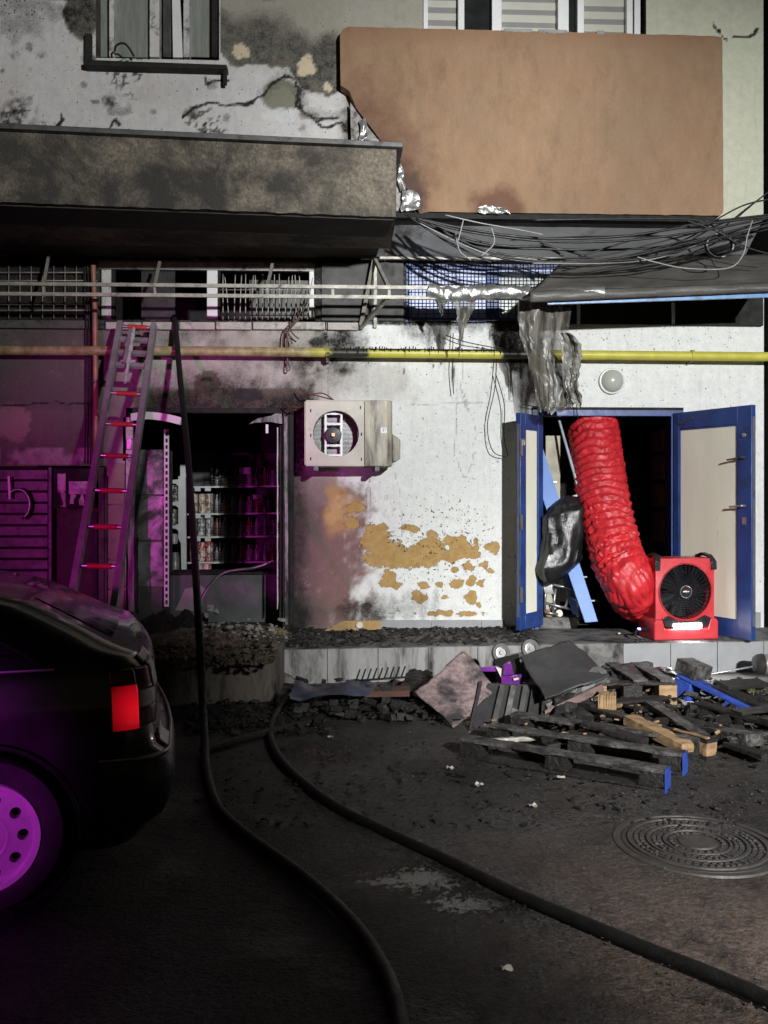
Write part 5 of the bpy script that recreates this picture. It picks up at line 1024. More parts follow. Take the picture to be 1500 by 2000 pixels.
# ------------------------------------------------------------------ charred rubble, chips and soot heaps
def chips(name, label, n, place, smin, smax, m, flat=.4):
    b = B()
    for _ in range(n):
        c = place(); s = smin*(smax/smin)**(random.random()**1.7); a = random.uniform(0, 6.3); t = random.uniform(-.5, .5)
        u = Vector((math.cos(a), math.sin(a), t*.6)).normalized()*s; w = Vector((-math.sin(a), math.cos(a), t)).normalized()*s*random.uniform(.25, .9); k = u.cross(w).normalized()*s*flat*random.uniform(.3, 1)
        P = [c + u*random.uniform(.6, 1)*i + w*random.uniform(.6, 1)*j + k*l for l in (-.6, 1) for i, j in ((-1,-1),(1,-1),(1,1),(-1,1))]
        b.add(P, [(0,3,2,1),(4,5,6,7),(0,1,5,4),(1,2,6,5),(2,3,7,6),(3,0,4,7)])
    return tag(b.build(name, m), label, 'debris', kind='stuff')
def plat_place(px0, px1, yb=.0, sc=1.0):
    def f():
        px = random.uniform(px0, px1); x = W(px, 1200, 8.3).x; e = plat_y(x); y = YW - .03 - (YW-e-.06)*random.random()**1.6*sc
        return Vector((x, y, PH + .006 + .02*random.random()))
    return f
chips('charred_debris', 'black charred debris strewn along the foot of the wall', 1500, plat_place(570, 1040), .006, .035, M['char'])
chips('charred_debris', 'dense charred rubble in front of the burnt shop door', 900, plat_place(240, 580), .01, .06, M['char'])
chips('ash_debris', 'grey ash flakes on the platform before the burnt wall', 260, plat_place(570, 1040, sc=.5), .006, .022, M['ash'])
def heap(px0, px1, py, h, m, name, label, seed, dep=.35, z0=0):
    a, b_ = G(px0, py, z0), G(px1, py, z0)
    def fn(u, v):
        e = math.sin(math.pi*u)**.6*math.sin(math.pi*v)**.7; q = a+(b_-a)*u + Vector((0, (v-.35)*dep*2, 0))
        return Vector((q.x, q.y, z0-.01+h*e*(.75+.6*nz(u*5+seed, v*3)) + .028*e*nz(u*19, v*10+seed) + .02*e*nz(u*41+seed, v*20)))
    return tag(B().grid(fn, 60, 26).build(name, m), label, 'debris', kind='stuff')
M['rubble'] = mat('ashy_rubble', (.14, .11, .085), .9, var=.6, scale=26, soot=.45, sscale=12, bump=1, bscale=34, dist=.03)
M['yellowish'] = mat('yellowish_ash', (.26, .22, .10), .9, var=.6, scale=30, soot=.35, sscale=14, bump=1, bscale=40, dist=.03)
heap(250, 590, 1254, .15, M['rubble'], 'rubble_heap', 'brown rubble heap at the burnt shop doorway', 1, .45, PH)
heap(475, 570, 1244, .10, M['yellowish'], 'ash_heap', 'yellowish ash heap at right foot of the shop door', 5, .25, PH)
heap(235, 410, 1240, .24, M['char'], 'char_heap', 'black heap of burnt remains inside shop door behind ladder', 9, .4, PH)
heap(355, 480, 1262, .12, mat('pinkish_rubble', (.22, .13, .12), .9, var=.6, scale=22, soot=.5, sscale=10, bump=1, bscale=30, dist=.03), 'rubble_heap', 'pinkish rubble on top of the step block', 12, .2, .36)
chips('wall_rubble', 'pale plaster crumbs on the rubble in the shop doorway', 130, lambda: (lambda q: Vector((q.x, q.y, PH+.10+.06*random.random())))(G(random.uniform(385, 560), random.uniform(1222, 1258), PH+.1)), .008, .035, M['grout'], .8)
for i, (x, y, s_) in enumerate(((413, 1188, .055), (422, 1196, .04), (404, 1200, .035))):
    q = W(x, y, 8.75); v = [q + Vector((random.gauss(0, 1), random.gauss(0, 1), random.gauss(0, 1))).normalized()*s_*random.uniform(.7, 1.1) for _ in range(14)]
    import bmesh
    bm = bmesh.new(); [bm.verts.new(p_) for p_ in v]; bmesh.ops.convex_hull(bm, input=bm.verts); me = bpy.data.meshes.new('plaster_lump')
    L = q - Vector((0, 0, s_)); [setattr(vv, 'co', vv.co - L) for vv in bm.verts]; bm.to_mesh(me); bm.free(); me.materials.append(M['grout']); o = bpy.data.objects.new('plaster_lump', me); o.location = L; COL.objects.link(o)
    tag(o, ('largest pale plaster lump on the rubble by the counter', 'middle-sized plaster lump right of the largest one', 'smallest plaster lump left below the largest one')[i], 'plaster lump')
def road(px0, px1, py0, py1):
    def f(): q = G(random.uniform(px0, px1), py0 + (py1-py0)*random.random()); return Vector((q.x, q.y, .012))
    return f
chips('road_debris', 'black charred crumbs scattered on the road before the platform', 1600, road(380, 1500, 1345, 1620), .004, .022, M['char'])
chips('road_grit', 'grey grit scattered over the dark road', 2600, road(420, 1540, 1390, 2010), .0018, .005, mat('pale_grit', (.09, .085, .08), .8, var=.6, scale=40, bump=0), .7)
M['paper'] = mat('white_litter', (.62, .58, .52), .7, soot=.15, bump=.2)
for i, (x, y) in enumerate(((880, 1504), (936, 1535), (645, 1442), (1041, 1577), (598, 1418), (990, 1897), (1210, 1240), (1095, 1522))):
    q = G(x, y, .01 if y > 1300 else PH+.005); s_ = .018; b = B()
    def fn(u, v, q=q, i=i, s_=s_): return q + Vector(((u-.5)*2*s_*(1+.6*nz(i*3+v)), (v-.5)*2*s_, .012+.02*nz(u*2+i, v*2)))
    b.grid(fn, 5, 5); tag(b.build('litter', M['paper'], smooth=40), ('white scrap beside a charred stick left of the pallets', 'brightest white scrap on road below the pallets', 'pinkish white scrap between the hoses', 'small white crumb on the road above the lower hose', 'tiny white crumb near the charred pole', 'tiny pale crumb low on the road near bottom edge', 'white crumb on platform at the foot of red duct', 'small pale scrap right under the front pallet')[i], 'litter')
b = B(); b.tube([G(882, 1508, .02), G(912, 1514, .02)], .016, 7); tag(b.build('charred_stick', M['char'], smooth=60), 'short charred stick lying on the road left of pallets', 'stick')
# flat cardboard at the wall foot
b = B(); b.prism([W(634, 1232, 8.5), W(744, 1230, 8.5), W(744, 1212, 8.52), W(668, 1213, 8.52)], (0, .02, 0)); cb_ = tag(b.build('scorched_cardboard', mat('scorched_cardboard', (.34, .22, .09), .8, var=.3, soot=.34, sscale=6)), 'scorched tan cardboard piece leaning at the foot of the wall', 'cardboard')
B().lathe(W(702, 1221, 8.49), (0, -1, 0), [(0, .004), (.028, .004), (.032, 0)], 14).build('white_patch', M['paper'], cb_)
# charred bench-like mass left of the pile
ben = thing('charred_bench', 'collapsed charred bench with bluish edge in front of the platform', 'bench', G(680, 1400))
crumple('melted_seat', (G(560, 1372, .16), G(720, 1362, .16), G(735, 1332, .20), G(570, 1332, .22)), mat('blue_grey_melt', (.045, .055, .09), .5, var=.4, soot=.35, bump=.8, bscale=30), ben, .05, 24, 6, 4)
B().bar(G(678, 1352, .15), G(800, 1350, .16), .16, .04, (0, 1, 0)).build('board', mat('burnt_red_board', (.10, .045, .03), .7, soot=.4, stretch=(.3, 1, 1)), ben)
for x in (650, 690, 712, 752): B().bar(G(x, 1402 if x != 712 else 1395), G(x, 1398, .0)+Vector((.02, .05, .2)), .06, .04).build('leg', M['char'], ben)
b = B(); b.tube([G(690, 1330, .22), G(800, 1322, .25)], .008, 6)
for k in range(9): p_ = G(695+11*k, 1331-.8*k, .22); b.tube([p_, p_+Vector((.03+.02*nz(k), -.02, .09))], .006, 5)
b.build('wire_comb', M['soot'], ben, smooth=180)
chips('char_lumps', 'coarse black char lumps around the collapsed bench', 420, lambda: (lambda q: Vector((q.x, q.y, .02+.1*random.random()**2)))(G(random.uniform(560, 860), random.uniform(1350, 1412))), .012, .06, M['char'], .7)

# ------------------------------------------------------------------ pallets
def rough(c, ax, ay, az, n=16, amp=.005, seed=None):      # plank with burnt, uneven edges: centre and half-axes, long side first
    sd = random.uniform(0, 99) if seed is None else seed; b = B(); V = []; ux, uy, uz = ax.normalized(), ay.normalized(), az.normalized()
    prof = [(-1, -1), (0, -1), (1, -1), (1, 0), (1, 1), (0, 1), (-1, 1), (-1, 0)]
    for i in range(n+1):
        t = -1 + 2*i/n
        for k, (p, q) in enumerate(prof):
            e = amp*(1.6 if p and q else .8)
            j = nz(i*.55+sd, k*1.9)*e + nz(i*1.7, k*2.3+sd)*e*.7; g_ = (nz(k*1.3, sd)*amp*3.5 if i in (0, n) else 0)
            V.append(c + ax*t + ay*p + az*q - uy*(p*(abs(j)*1.2)) - uz*(q*(abs(j)*.9)) - ux*(t*abs(g_)))
    m = len(prof); f = [(i*m+k, i*m+(k+1) % m, (i+1)*m+(k+1) % m, (i+1)*m+k) for i in range(n) for k in range(m)] + [tuple(range(m-1, -1, -1)), tuple(n*m+k for k in range(m))]
    return b.add(V, f)
def pallet(label, O, to, up=(0, 0, 1), ln=1.2, wd=.8, skin=None, boards=(0, .35, .7), deck=(), ends=None, blockm=None, h=.144, bh=.078):
    O = Vector(O); l = (Vector(to)-O).normalized(); up = (Vector(up) - l*Vector(up).dot(l)).normalized(); w = l.cross(up); w = w if w.y > 0 else -w
    r = thing('pallet', label, 'pallet', O, 'burnt pallets'); skin = skin or {}
    def bx(l0, l1, w0, w1, z0, z1, name, m, parent=r):
        c = O + l*(l0+l1)/2 + w*(w0+w1)/2 + up*(z0+z1)/2; hx, hy, hz_ = l*(l1-l0)/2, w*(w1-w0)/2, up*(z1-z0)/2
        if name == 'deck_board': return rough(c, hy, hx, hz_).build(name, M[m], parent)
        if name == 'painted_end': return B().obox(c, hx, hy, hz_).build(name, M[m], parent)
        return rough(c, hx, hy, hz_, 16 if l1-l0 > .3 else 5).build(name, M[m], parent)
    for k, w0 in enumerate(boards):
        bx(0, ln, w0, w0+.1, 0, .022, 'bottom_board', skin.get('bottom', 'char')); 
        for l0 in (0, ln/2-.07, ln-.14):
            m = (blockm or {}).get((k, round(l0/ln*2)), 'char'); bx(l0+.002, l0+.14, w0+.002, w0+.098, .022, .022+bh, 'block', m)
        bx(0, ln, w0+.001, w0+.1, .022+bh, .044+bh, 'bearer', skin.get('bearer', 'char'))
    for l0 in deck: bx(l0, l0+.11, 0, wd, bh+.044, bh+.066, 'deck_board', skin.get('deck', 'char'))
    if ends:
        for k, w0 in enumerate(boards[:ends]): bx(-.006, -.0005, w0, w0+.1, .0, .122, 'painted_end', 'palblue')
    return r, bx
r, bx = pallet('charred pallet with blue-painted block ends, nearest on the road', G(1298, 1550), G(905, 1482), skin={'bearer': 'ash'}, ends=2)
r, bx = pallet('burnt pallet with freshly split wood edges, behind the blue-ended one', G(1380, 1486), G(1090, 1400), up=(.06, .0, 1), ln=1.15, skin={'bearer': 'char'}, boards=(0, .35), deck=(.95,), blockm={(0, 0): 'wood', (0, 1): 'wood'})
bx(.0, .26, -.004, .03, .123, .135, 'split_edge', 'wood'); bx(.36, .62, -.004, .026, .123, .134, 'split_edge', 'wood'); bx(-.02, .02, .2, .6, .1, .12, 'broken_board', 'ash')
r, bx = pallet('burnt pallet with two tan block ends facing the road', G(1324, 1383), G(1166, 1385), ln=.66, wd=.7, bh=.145, boards=(0, .5), deck=(.02, .22, .46), blockm={(0, 0): 'wood', (0, 2): 'wood', (0, 1): 'char'}, skin={'deck': 'ash', 'bearer': 'char'})
a_ = W(1512, 1415, 6.05); a2 = W(1318, 1322, 6.75)
r = thing('pallet', 'tilted blue pallet piece with white scrawl on its block', 'pallet', W(1420, 1420, 6.4), 'burnt pallets')
lb = (a_-a2).normalized(); sd_ = Vector((.25, .95, .1)); sd_ = (sd_-lb*sd_.dot(lb)).normalized(); ub = lb.cross(sd_); ub = ub if ub.z > 0 else -ub
def pb(t0, t1, s0, s1, z0, z1, name, m):
    s0, s1, z0, z1 = s0*1.4, s1*1.4, z0*1.35, z1*1.35
    return (rough if t1-t0 > .25 else B().obox)(a2 + lb*(t0+t1)/2 + sd_*(s0+s1)/2 + ub*(z0+z1)/2, lb*(t1-t0)/2, sd_*(s1-s0)/2, ub*(z1-z0)/2).build(name, M[m], r, bevel=.004)
pb(0, .72, 0, .1, 0, .024, 'board', 'palblue'); pb(.72, 1.1, 0, .1, -.002, .022, 'board', 'char'); pb(.0, .145, .002, .1, -.10, -.001, 'block', 'palblue'); pb(-.03, .16, .01, .14, .025, .10, 'block', 'ash'); blk = pb(.44, .62, .002, .1, -.11, -.001, 'block', 'palblue'); pb(.40, .66, -.006, .1, -.135, -.111, 'bottom_board', 'palblue'); pb(.30, .95, .03, .13, .026, .046, 'deck_board', 'char'); pb(.3, .42, .04, .4, .047, .067, 'deck_board', 'char'); pb(.6, .72, .1, .5, .047, .067, 'deck_board', 'char')
b = B(); o_ = lambda t, z: a2 + lb*t - sd_*.004 + ub*z*1.35
for pts in (((.462, -.03), (.478, -.024), (.486, -.036), (.466, -.062), (.488, -.064)), ((.50, -.026), (.516, -.026), (.510, -.066), (.498, -.062)), ((.548, -.03), (.534, -.028), (.528, -.05), (.536, -.066), (.552, -.06)), ((.586, -.028), (.566, -.03), (.566, -.046), (.582, -.05), (.584, -.064), (.564, -.068))): b.tube([o_(*p_) for p_ in pts], .0026, 5)
b.build('white_scrawl', M['paper'], blk)
r, bx = pallet('charred black pallet under the tilted blue one at right edge', G(1560, 1470), G(1400, 1420), ln=.9, boards=(0, .35), deck=(.0, .2, .45), skin={'bearer': 'char'})
for i, (p_, q_, m, lab) in enumerate((((1270, 1372), (1385, 1448), 'ash', 'loose grey burnt slat lying across the pallets'), ((1140, 1412), (1260, 1448), 'char', 'loose charred slat beneath the split pallet'), ((1420, 1452), (1500, 1478), 'char', 'charred slat at right edge beside the blue pallet'), ((930, 1448), (1068, 1440), 'rail', 'pale thin strip below the ribbed metal panel'), ((1180, 1318), (1270, 1308), 'ash', 'square burnt timber lying against the platform'))):
    p0, p1 = G(*p_, .13 if i < 2 else .06), G(*q_, .10 if i < 2 else .06); d_ = p1-p0; s_ = Vector((d_.y, -d_.x, 0)).normalized()
    tag(rough((p0+p1)/2, d_/2, s_*(.045 if i != 3 else .015), UP*(.015 if i != 4 else .07)).build('loose_slat', M[m]), lab, 'slat')
chips('pallet_debris', 'charred splinters heaped among the pallets', 1500, lambda: (lambda q: Vector((q.x, q.y, .01+.09*random.random()**2)))(G(random.uniform(1060, 1500), random.uniform(1345, 1475))), .01, .065, M['char'], .4)

# ------------------------------------------------------------------ burnt sheet panels and trolleys
def sheet(name, label, pts, m, cat='panel', amp=.012, seed=0, thick=.012):
    A, B_, C_, D_ = [Vector(p_) for p_ in pts]
    def fn(u, v):
        q = A*(1-u)*(1-v)+B_*u*(1-v)+C_*u*v+D_*(1-u)*v; k = mnoise.noise_vector(Vector((u*2.3+seed, v*2.3, seed))); k2 = mnoise.noise_vector(Vector((u*9+seed, v*9, seed)))
        return q + k*amp*2 + k2*amp*.6
    return tag(B().grid(fn, 26, 26).build(name, m, smooth=60, thick=thick), label, cat)
M['pinksheet'] = mat('flaking_pink_grey_sheet', (.30, .22, .22), .7, var=.5, scale=30, soot=.56, sscale=4.5, sootcol=(.05, .045, .047), bump=.6, bscale=50); M['darksheet'] = mat('sooty_sheet_steel', (.065, .064, .066), .5, .3, var=.45, scale=3, soot=.25, sscale=4, bump=.15)
sheet('scorched_sheet', 'pinkish flaking burnt panel standing on its corner left of the pile', (G(888, 1420, .02), W(974, 1346, 6.5), W(904, 1272, 6.75), W(814, 1352, 6.45)), M['pinksheet'], seed=2)
tag(crumple('peeled_corner', (W(870, 1300, 6.72), W(908, 1298, 6.74), W(925, 1288, 6.8), W(902, 1274, 6.8)), mat('tan_peeled_liner', (.26, .18, .11), .8, soot=.35), None, .03, 14, 6, 3), 'tan peeled liner curling off top of the pinkish panel', 'scrap')
sheet('scorched_sheet', 'large dark sooty sheet lying on top of the debris pile', (W(1066, 1362, 6.15), W(1186, 1318, 6.3), W(1112, 1250, 7.0), W(1012, 1284, 6.85)), M['darksheet'], seed=5, amp=.014)
cabn = thing('metal_carcass', 'open ribbed metal carcass with grey remains standing in the pile', 'carcass', G(985, 1442))
q = [W(916, 1442, 6.02), W(1056, 1440, 6.1), W(1062, 1342, 6.5), W(938, 1338, 6.5)]
B().prism(q, (0, .03, .01)).build('back_plate', M['darksheet'], cabn)
def qb(u, v): return q[0]*(1-u)*(1-v)+q[1]*u*(1-v)+q[2]*u*v+q[3]*(1-u)*v + Vector((0, -.015, .008))
for u0, m in ((.30, 'metal'), (.47, 'steel'), (.66, 'sootgrey'), (.80, 'darksheet')): B().bar(qb(u0, .04), qb(u0+.05, .97), .035, .03, (1, 0, 0)).build('rib', M[m], cabn)
B().prism([qb(.50, .03), qb(.62, .02), qb(.64, .5), qb(.54, .55)], (0, -.006, .004)).build('bare_patch', M['steel'], cabn)
for p0, p1 in ((qb(0, 0), qb(0, 1)), (qb(1, 0), qb(1, 1))): B().bar(p0, p1, .02, .06, (1, 0, 0)).build('side_flange', M['darksheet'], cabn)
def castor(c, ax, r_, parent):
    wh = B().lathe(c, ax, [(r_*.62, -.016), (r_*.95, -.016), (r_, -.008), (r_, .008), (r_*.95, .016), (r_*.62, .016)], 20).build('wheel', mat('grey_tyre', (.10, .10, .10), .6) if 'grey_tyre' not in bpy.data.materials else bpy.data.materials['grey_tyre'], parent, smooth=40)
    B().lathe(c, ax, [(0, .022), (r_*.2, .022), (r_*.24, .006), (r_*.5, .006), (r_*.54, .016), (r_*.66, .014), (r_*.64, -.012), (0, -.012)], 20).build('hub', M['metal'] if r_ > .072 else M['alu'], wh, smooth=35)
axw = Vector((.25, -.95, .2)).normalized()
t1 = thing('trolley', 'overturned trolley with two pale wheels against the platform', 'trolley', W(1000, 1330, 7.0))
castor(W(978, 1275, 7.05), axw, .075, t1); castor(W(1035, 1267, 7.1), axw, .075, t1)
B().bar(W(970, 1290, 7.05), W(1045, 1275, 7.1), .06, .03, (0, 1, .3)).build('frame_bar', M['metal'], t1); B().prism([W(966, 1290, 7.0), W(1014, 1280, 7.0), W(1022, 1336, 6.7), W(972, 1340, 6.7)], (0, .02, .01)).build('deck', M['soot'], t1)
t2 = thing('trolley', 'overturned trolley with white wheels right of the dark sheet', 'trolley', W(1110, 1390, 6.3))
for x, y in ((1072, 1366), (1117, 1343), (1167, 1321)): castor(W(x, y, 6.35+.0004*(x-1070)), Vector((-.55, -.8, .25)).normalized(), .07, t2)
B().bar(W(1066, 1378, 6.3), W(1176, 1326, 6.4), .03, .03).build('axle_bar', M['alu'], t2); B().prism([W(1064, 1388, 6.2), W(1176, 1336, 6.3), W(1178, 1352, 6.3), W(1066, 1410, 6.2)], (.02, .06, 0)).build('side_board', mat('scorched_brown_side', (.17, .11, .10), .5, soot=.4, sscale=5), t2)
pu = mat('purple_plastic', (.14, .02, .22), .25, var=.3, soot=.2)
r = thing('purple_crate', 'broken purple plastic crate wedged below the trolley wheels', 'crate', W(995, 1342, 6.75))
for p4 in (((978, 1322), (1020, 1318), (1018, 1336), (980, 1340)), ((984, 1300), (998, 1292), (1004, 1318), (982, 1320)), ((940, 1304), (976, 1302), (978, 1312), (938, 1312)), ((976, 1338), (1026, 1334), (1022, 1342), (976, 1346))): B().prism([W(x, y, 6.68) for x, y in p4], (0, .04, 0)).build('wall_piece', pu, r, bevel=.004)
B().prism([W(968, 1302, 6.66), W(980, 1306, 6.66), W(978, 1322, 6.66)], (0, .01, 0)).build('pale_shard', M['paper'], r); B().bar(W(1003, 1327, 6.66), W(1013, 1325, 6.66), .01, .014).build('pale_shard', M['paper'], r)
# gas-bottle like drum at the right edge and the rod leading to it
dr = thing('metal_drum', 'grey metal drum lying against the platform at right edge', 'drum', G(1490, 1316)+Vector((0, 0, .02)))
c = W(1474, 1297, 7.5); B().lathe(c, (1, -.1, 0), [(0, -.002), (.05, 0), (.075, .02), (.085, .06), (.085, .4), (.05, .46), (0, .47)], 20).build('shell', mat('brown_grey_drum', (.22, .20, .18), .45, .3, soot=.3), dr, smooth=40); B().lathe(c, (1, -.1, 0), [(.0, -.012), (.06, -.006), (.08, .018), (.0865, .055), (.0865, .07)], 20).build('dark_cap', M['soot'], dr, smooth=40)
tag(B().tube([G(1290, 1312, .05), G(1380, 1318, .03), W(1470, 1302, 7.5)], .008, 6).build('rod', M['alu'], smooth=180), 'thin light rod lying on pavement leading to the drum', 'rod')
# weeds at the edge of the pavement
def weed(px, py, n, label):
    c = G(px, py); b = B()
    for _ in range(n):
        p_ = c + Vector((random.gauss(0, .09), random.gauss(0, .03), 0)); h = random.uniform(.03, .085); d = Vector((random.gauss(0, .4), random.gauss(0, .4), 1)).normalized(); s = Vector((d.y, -d.x, 0)).normalized()*.004 if abs(d.x)+abs(d.y) > 1e-4 else Vector((.004, 0, 0))
        m_ = p_ + d*h*.6; e = p_ + d*h + Vector((d.x, d.y, -.3))*h*.4; b.add([p_-s, p_+s, m_+s*.8, e, m_-s*.8], [(0, 1, 2, 3, 4)])
    tag(b.build('grass', M.setdefault('grass', mat('dusty_grass', (.11, .12, .045), .7))), label, 'grass', kind='stuff')
weed(1470, 1352, 130, 'tuft of dusty grass by the pavement at right'); weed(1425, 1356, 110, 'tuft of dusty grass above the tilted blue pallet'); weed(1385, 1352, 70, 'sparse grass tuft beside blue pallet block')

# ------------------------------------------------------------------ manhole cover
mc = G(1362, 1648); mc.z = 0; MR = .325; mc.z = -.006
mh = thing('manhole_cover', 'round cast iron manhole cover in the road at lower right', 'manhole cover', mc)
M['iron'] = mat('worn_cast_iron', (.085, .08, .078), .55, .3, var=.3, scale=20, soot=.25, sscale=12, bump=.3)
B().lathe(mc, UP, [(MR+.045, .004), (MR+.04, .013), (MR+.012, .014), (MR+.010, .004)], 64).build('frame', M['iron'], mh, smooth=40)
B().lathe(mc, UP, [(MR+.004, .004), (MR, .011), (0, .011)], 64).build('plate', mat('dirty_iron_base', (.07, .066, .064), .6, .3, soot=.3), mh, smooth=40)
b = B()
for r0, r1 in ((.285, .305), (.205, .222), (.135, .15), (.0, .085)): b.lathe(mc, UP, [(r0, .011), (r0+.002, .018), (r1-.002, .018), (r1, .011)] if r0 else [(r1, .011), (r1-.004, .017), (0, .017)], 64)
b.build('rings', M['iron'], mh, smooth=40); b = B()
for r_, cnt in ((.112, 24), (.165, 34), (.186, 40), (.24, 48), (.264, 54)):
    for k in range(cnt):
        a = 2*math.pi*(k+.5*random.random())/cnt; d = Vector((math.cos(a), math.sin(a), 0)); t = Vector((-d.y, d.x, 0)); b.obox(mc + d*r_ + UP*.014, d*.0075, t*(r_*2*math.pi/cnt*.30), UP*.004)
tag(b.build('studs', M['iron'], mh), kind='stuff')

# ------------------------------------------------------------------ more burnt panels and timber in the heap
for i, (pts, m, lab) in enumerate((
    ((G(1085, 1420, .02), W(1160, 1408, 6.1), W(1150, 1352, 6.35), W(1080, 1362, 6.3)), 'char', 'black charred board propped behind the ribbed carcass'),
    ((W(1190, 1346, 6.75), W(1330, 1340, 6.75), W(1312, 1308, 7.15), W(1200, 1300, 7.2)), 'darksheet', 'sooty flat sheet over the tan block ends'),
    ((G(1330, 1420, .02), W(1420, 1440, 5.9), W(1424, 1402, 6.1), W(1340, 1378, 6.3)), 'char', 'charred plate leaning under the tilted blue pallet'),
    ((W(786, 1346, 6.9), W(836, 1352, 6.75), W(850, 1312, 7.1), W(800, 1308, 7.2)), 'char', 'small charred plate beside the pinkish sheet'))):
    sheet('charred_sheet', lab, pts, M[m], 'sheet', .016, 20+i*3)
for i, (p_, q_, z0, z1, w_, h_, m, lab) in enumerate((
    ((1228, 1404), (1345, 1462), .14, .08, .05, .03, 'wood', 'raw split timber lying on the burnt pallet'),
    ((1168, 1384), (1204, 1386), .10, .10, .07, .11, 'wood', 'square tan timber end beside the trolley'),
    ((1110, 1436), (1275, 1470), .08, .05, .06, .03, 'char', 'long charred lath between front pallet and split one'),
    ((1385, 1430), (1475, 1446), .05, .10, .07, .04, 'ash', 'grey burnt batten near the right pallet'),
    ((740, 1372), (830, 1392), .05, .02, .05, .04, 'char', 'charred batten lying left of the pinkish sheet'),
    ((1020, 1462), (1100, 1496), .03, .03, .04, .03, 'char', 'short charred batten in front of the front pallet'))):
    p0, p1 = G(*p_, z0), G(*q_, z1); d_ = p1-p0; s_ = Vector((d_.y, -d_.x, 0)).normalized()
    tag(rough((p0+p1)/2, d_/2, s_*w_, UP*h_, 14, .008).build('burnt_timber', M[m]), lab, 'timber')
chips('doorstep_debris', 'black burnt scraps scattered around the broken step block', 420, lambda: (lambda q: Vector((q.x, q.y, .012+.03*random.random())))(G(random.uniform(360, 640), random.uniform(1378, 1440))), .008, .045, M['char'], .5)
chips('step_debris', 'brown and black rubble lying on top of the step block', 420, lambda: (lambda q: Vector((q.x, q.y, .365+.05*random.random()**2)))(G(random.uniform(300, 540), random.uniform(1262, 1300), .36)), .01, .05, M['rubble'], .6)
chips('tan_splinters', 'tan wood splinters and torn packaging among the pallets', 110, lambda: (lambda q: Vector((q.x, q.y, .03+.1*random.random())))(G(random.uniform(900, 1480), random.uniform(1350, 1470))), .008, .03, M['wood'], .3)

# ------------------------------------------------------------------ parked car, rear end at the left edge
ca = R(14); cf = Vector((-math.cos(ca), -math.sin(ca), 0)); cs = Vector((math.sin(ca), -math.cos(ca), 0))   # forward, near side
HW = .84; cn_ = W(346, 1400, 3.60); C0 = Vector((cn_.x, cn_.y, 0)) - cs*HW
car = thing('parked_car', 'black car with lit red tail light parked at the left', 'car', C0 + cf*2.0)
def cw(x, y, z): return C0 + cf*x + cs*y + UP*z          # x forward from the tail, y towards the near side
g = N('black_car_paint'); g.b.inputs['Coat Weight'].default_value = .8; g.b.inputs['Coat Roughness'].default_value = .06
M['carp'] = g.fin(g.mix(g.ramp(g.noise(6, 5, .6), .35, .7), (.003, .003, .004), (.010, .009, .009)), g.ramp(g.noise(4, 5, .6), .3, .7, .22, .38), 0, .5)
M['cartrim'] = mat('black_bumper_plastic', (.010, .010, .011), .4, var=.4, bump=.1); M['well'] = mat('wheel_well', (.004, .004, .004), .9, bump=0)
LEN = 4.1
def xr(z): return float(np.interp(z, [.2, .30, .42, .54, .58, .66, .80, .88, .93, .97, 1.05, 1.13, 1.17, 1.19], [.14, .05, .02, .02, .07, .08, .085, .10, .15, .25, .40, .56, .70, .86]))
def xf(z): return LEN - float(np.interp(z, [.2, .4, .55, .7, .8, .9, 1.0, 1.1, 1.19], [.12, .0, .02, .08, .3, 1.1, 1.4, 1.7, 2.0]))
def hwz(z): return float(np.interp(z, [.2, .35, .55, .75, .88, .95, 1.05, 1.15, 1.19], [.80, .835, .845, .84, .815, .775, .70, .62, .56]))
def outline(z, off=0):
    x0, x1, h = xr(z)-off, xf(z)+off, hwz(z)+off; rc, rf = .17, .38; P = []
    for k in range(70): t = k/70; P.append((x1-rf + (x0+rc-(x1-rf))*t, h))
    for k in range(14): a = math.pi/2*k/14; P.append((x0+rc-rc*math.sin(a), h-rc+rc*math.cos(a)))
    for k in range(18): t = k/18; P.append((x0 + .0 - .035*math.sin(math.pi*t), (h-rc)*(1-2*t)))
    for k in range(14): a = math.pi/2*k/14; P.append((x0+rc-rc*math.cos(a), -h+rc-rc*math.sin(a)))
    for k in range(70): t = k/70; P.append((x0+rc + (x1-rf-x0-rc)*t, -h))
    for k in range(10): a = math.pi/2*k/10; P.append((x1-rf+rf*math.sin(a), -h+rf-rf*math.cos(a)))
    for k in range(14): t = k/14; P.append((x1, (h-rf)*(2*t-1)))
    for k in range(10): a = math.pi/2*k/10; P.append((x1-rf+rf*math.cos(a), h-rf+rf*math.sin(a)))
    return P
WX, WZ, WR, AR = .70, .292, .292, .345; WXF = 3.28
zl = [.2+.025*k for k in range(30)] + [.93, .95, .97, 1.0, 1.03, 1.06, 1.09, 1.12, 1.14, 1.16, 1.175, 1.185]
rings = [outline(z) for z in zl]; n = len(rings[0]); V = []; 
for z, rg in zip(zl, rings):
    for x, y in rg:
        zz = z
        for wx in (WX, WXF):
            d = math.hypot(x-wx, z-WZ)
            if abs(y) > .6 and .02 < d and abs(d-AR) < .028: s = AR/d; x, zz = wx+(x-wx)*s, WZ+(z-WZ)*s
        V.append((x, y, zz))
fs = []
for i in range(len(zl)-1):
    for k in range(n):
        q = (i*n+k, i*n+(k+1) % n, (i+1)*n+(k+1) % n, (i+1)*n+k); cx_ = sum(V[j][0] for j in q)/4; cy_ = sum(V[j][1] for j in q)/4; cz_ = sum(V[j][2] for j in q)/4
        if abs(cy_) > .6 and any(math.hypot(cx_-wx, cz_-WZ) < AR-.004 for wx in (WX, WXF)): continue
        fs.append(q)
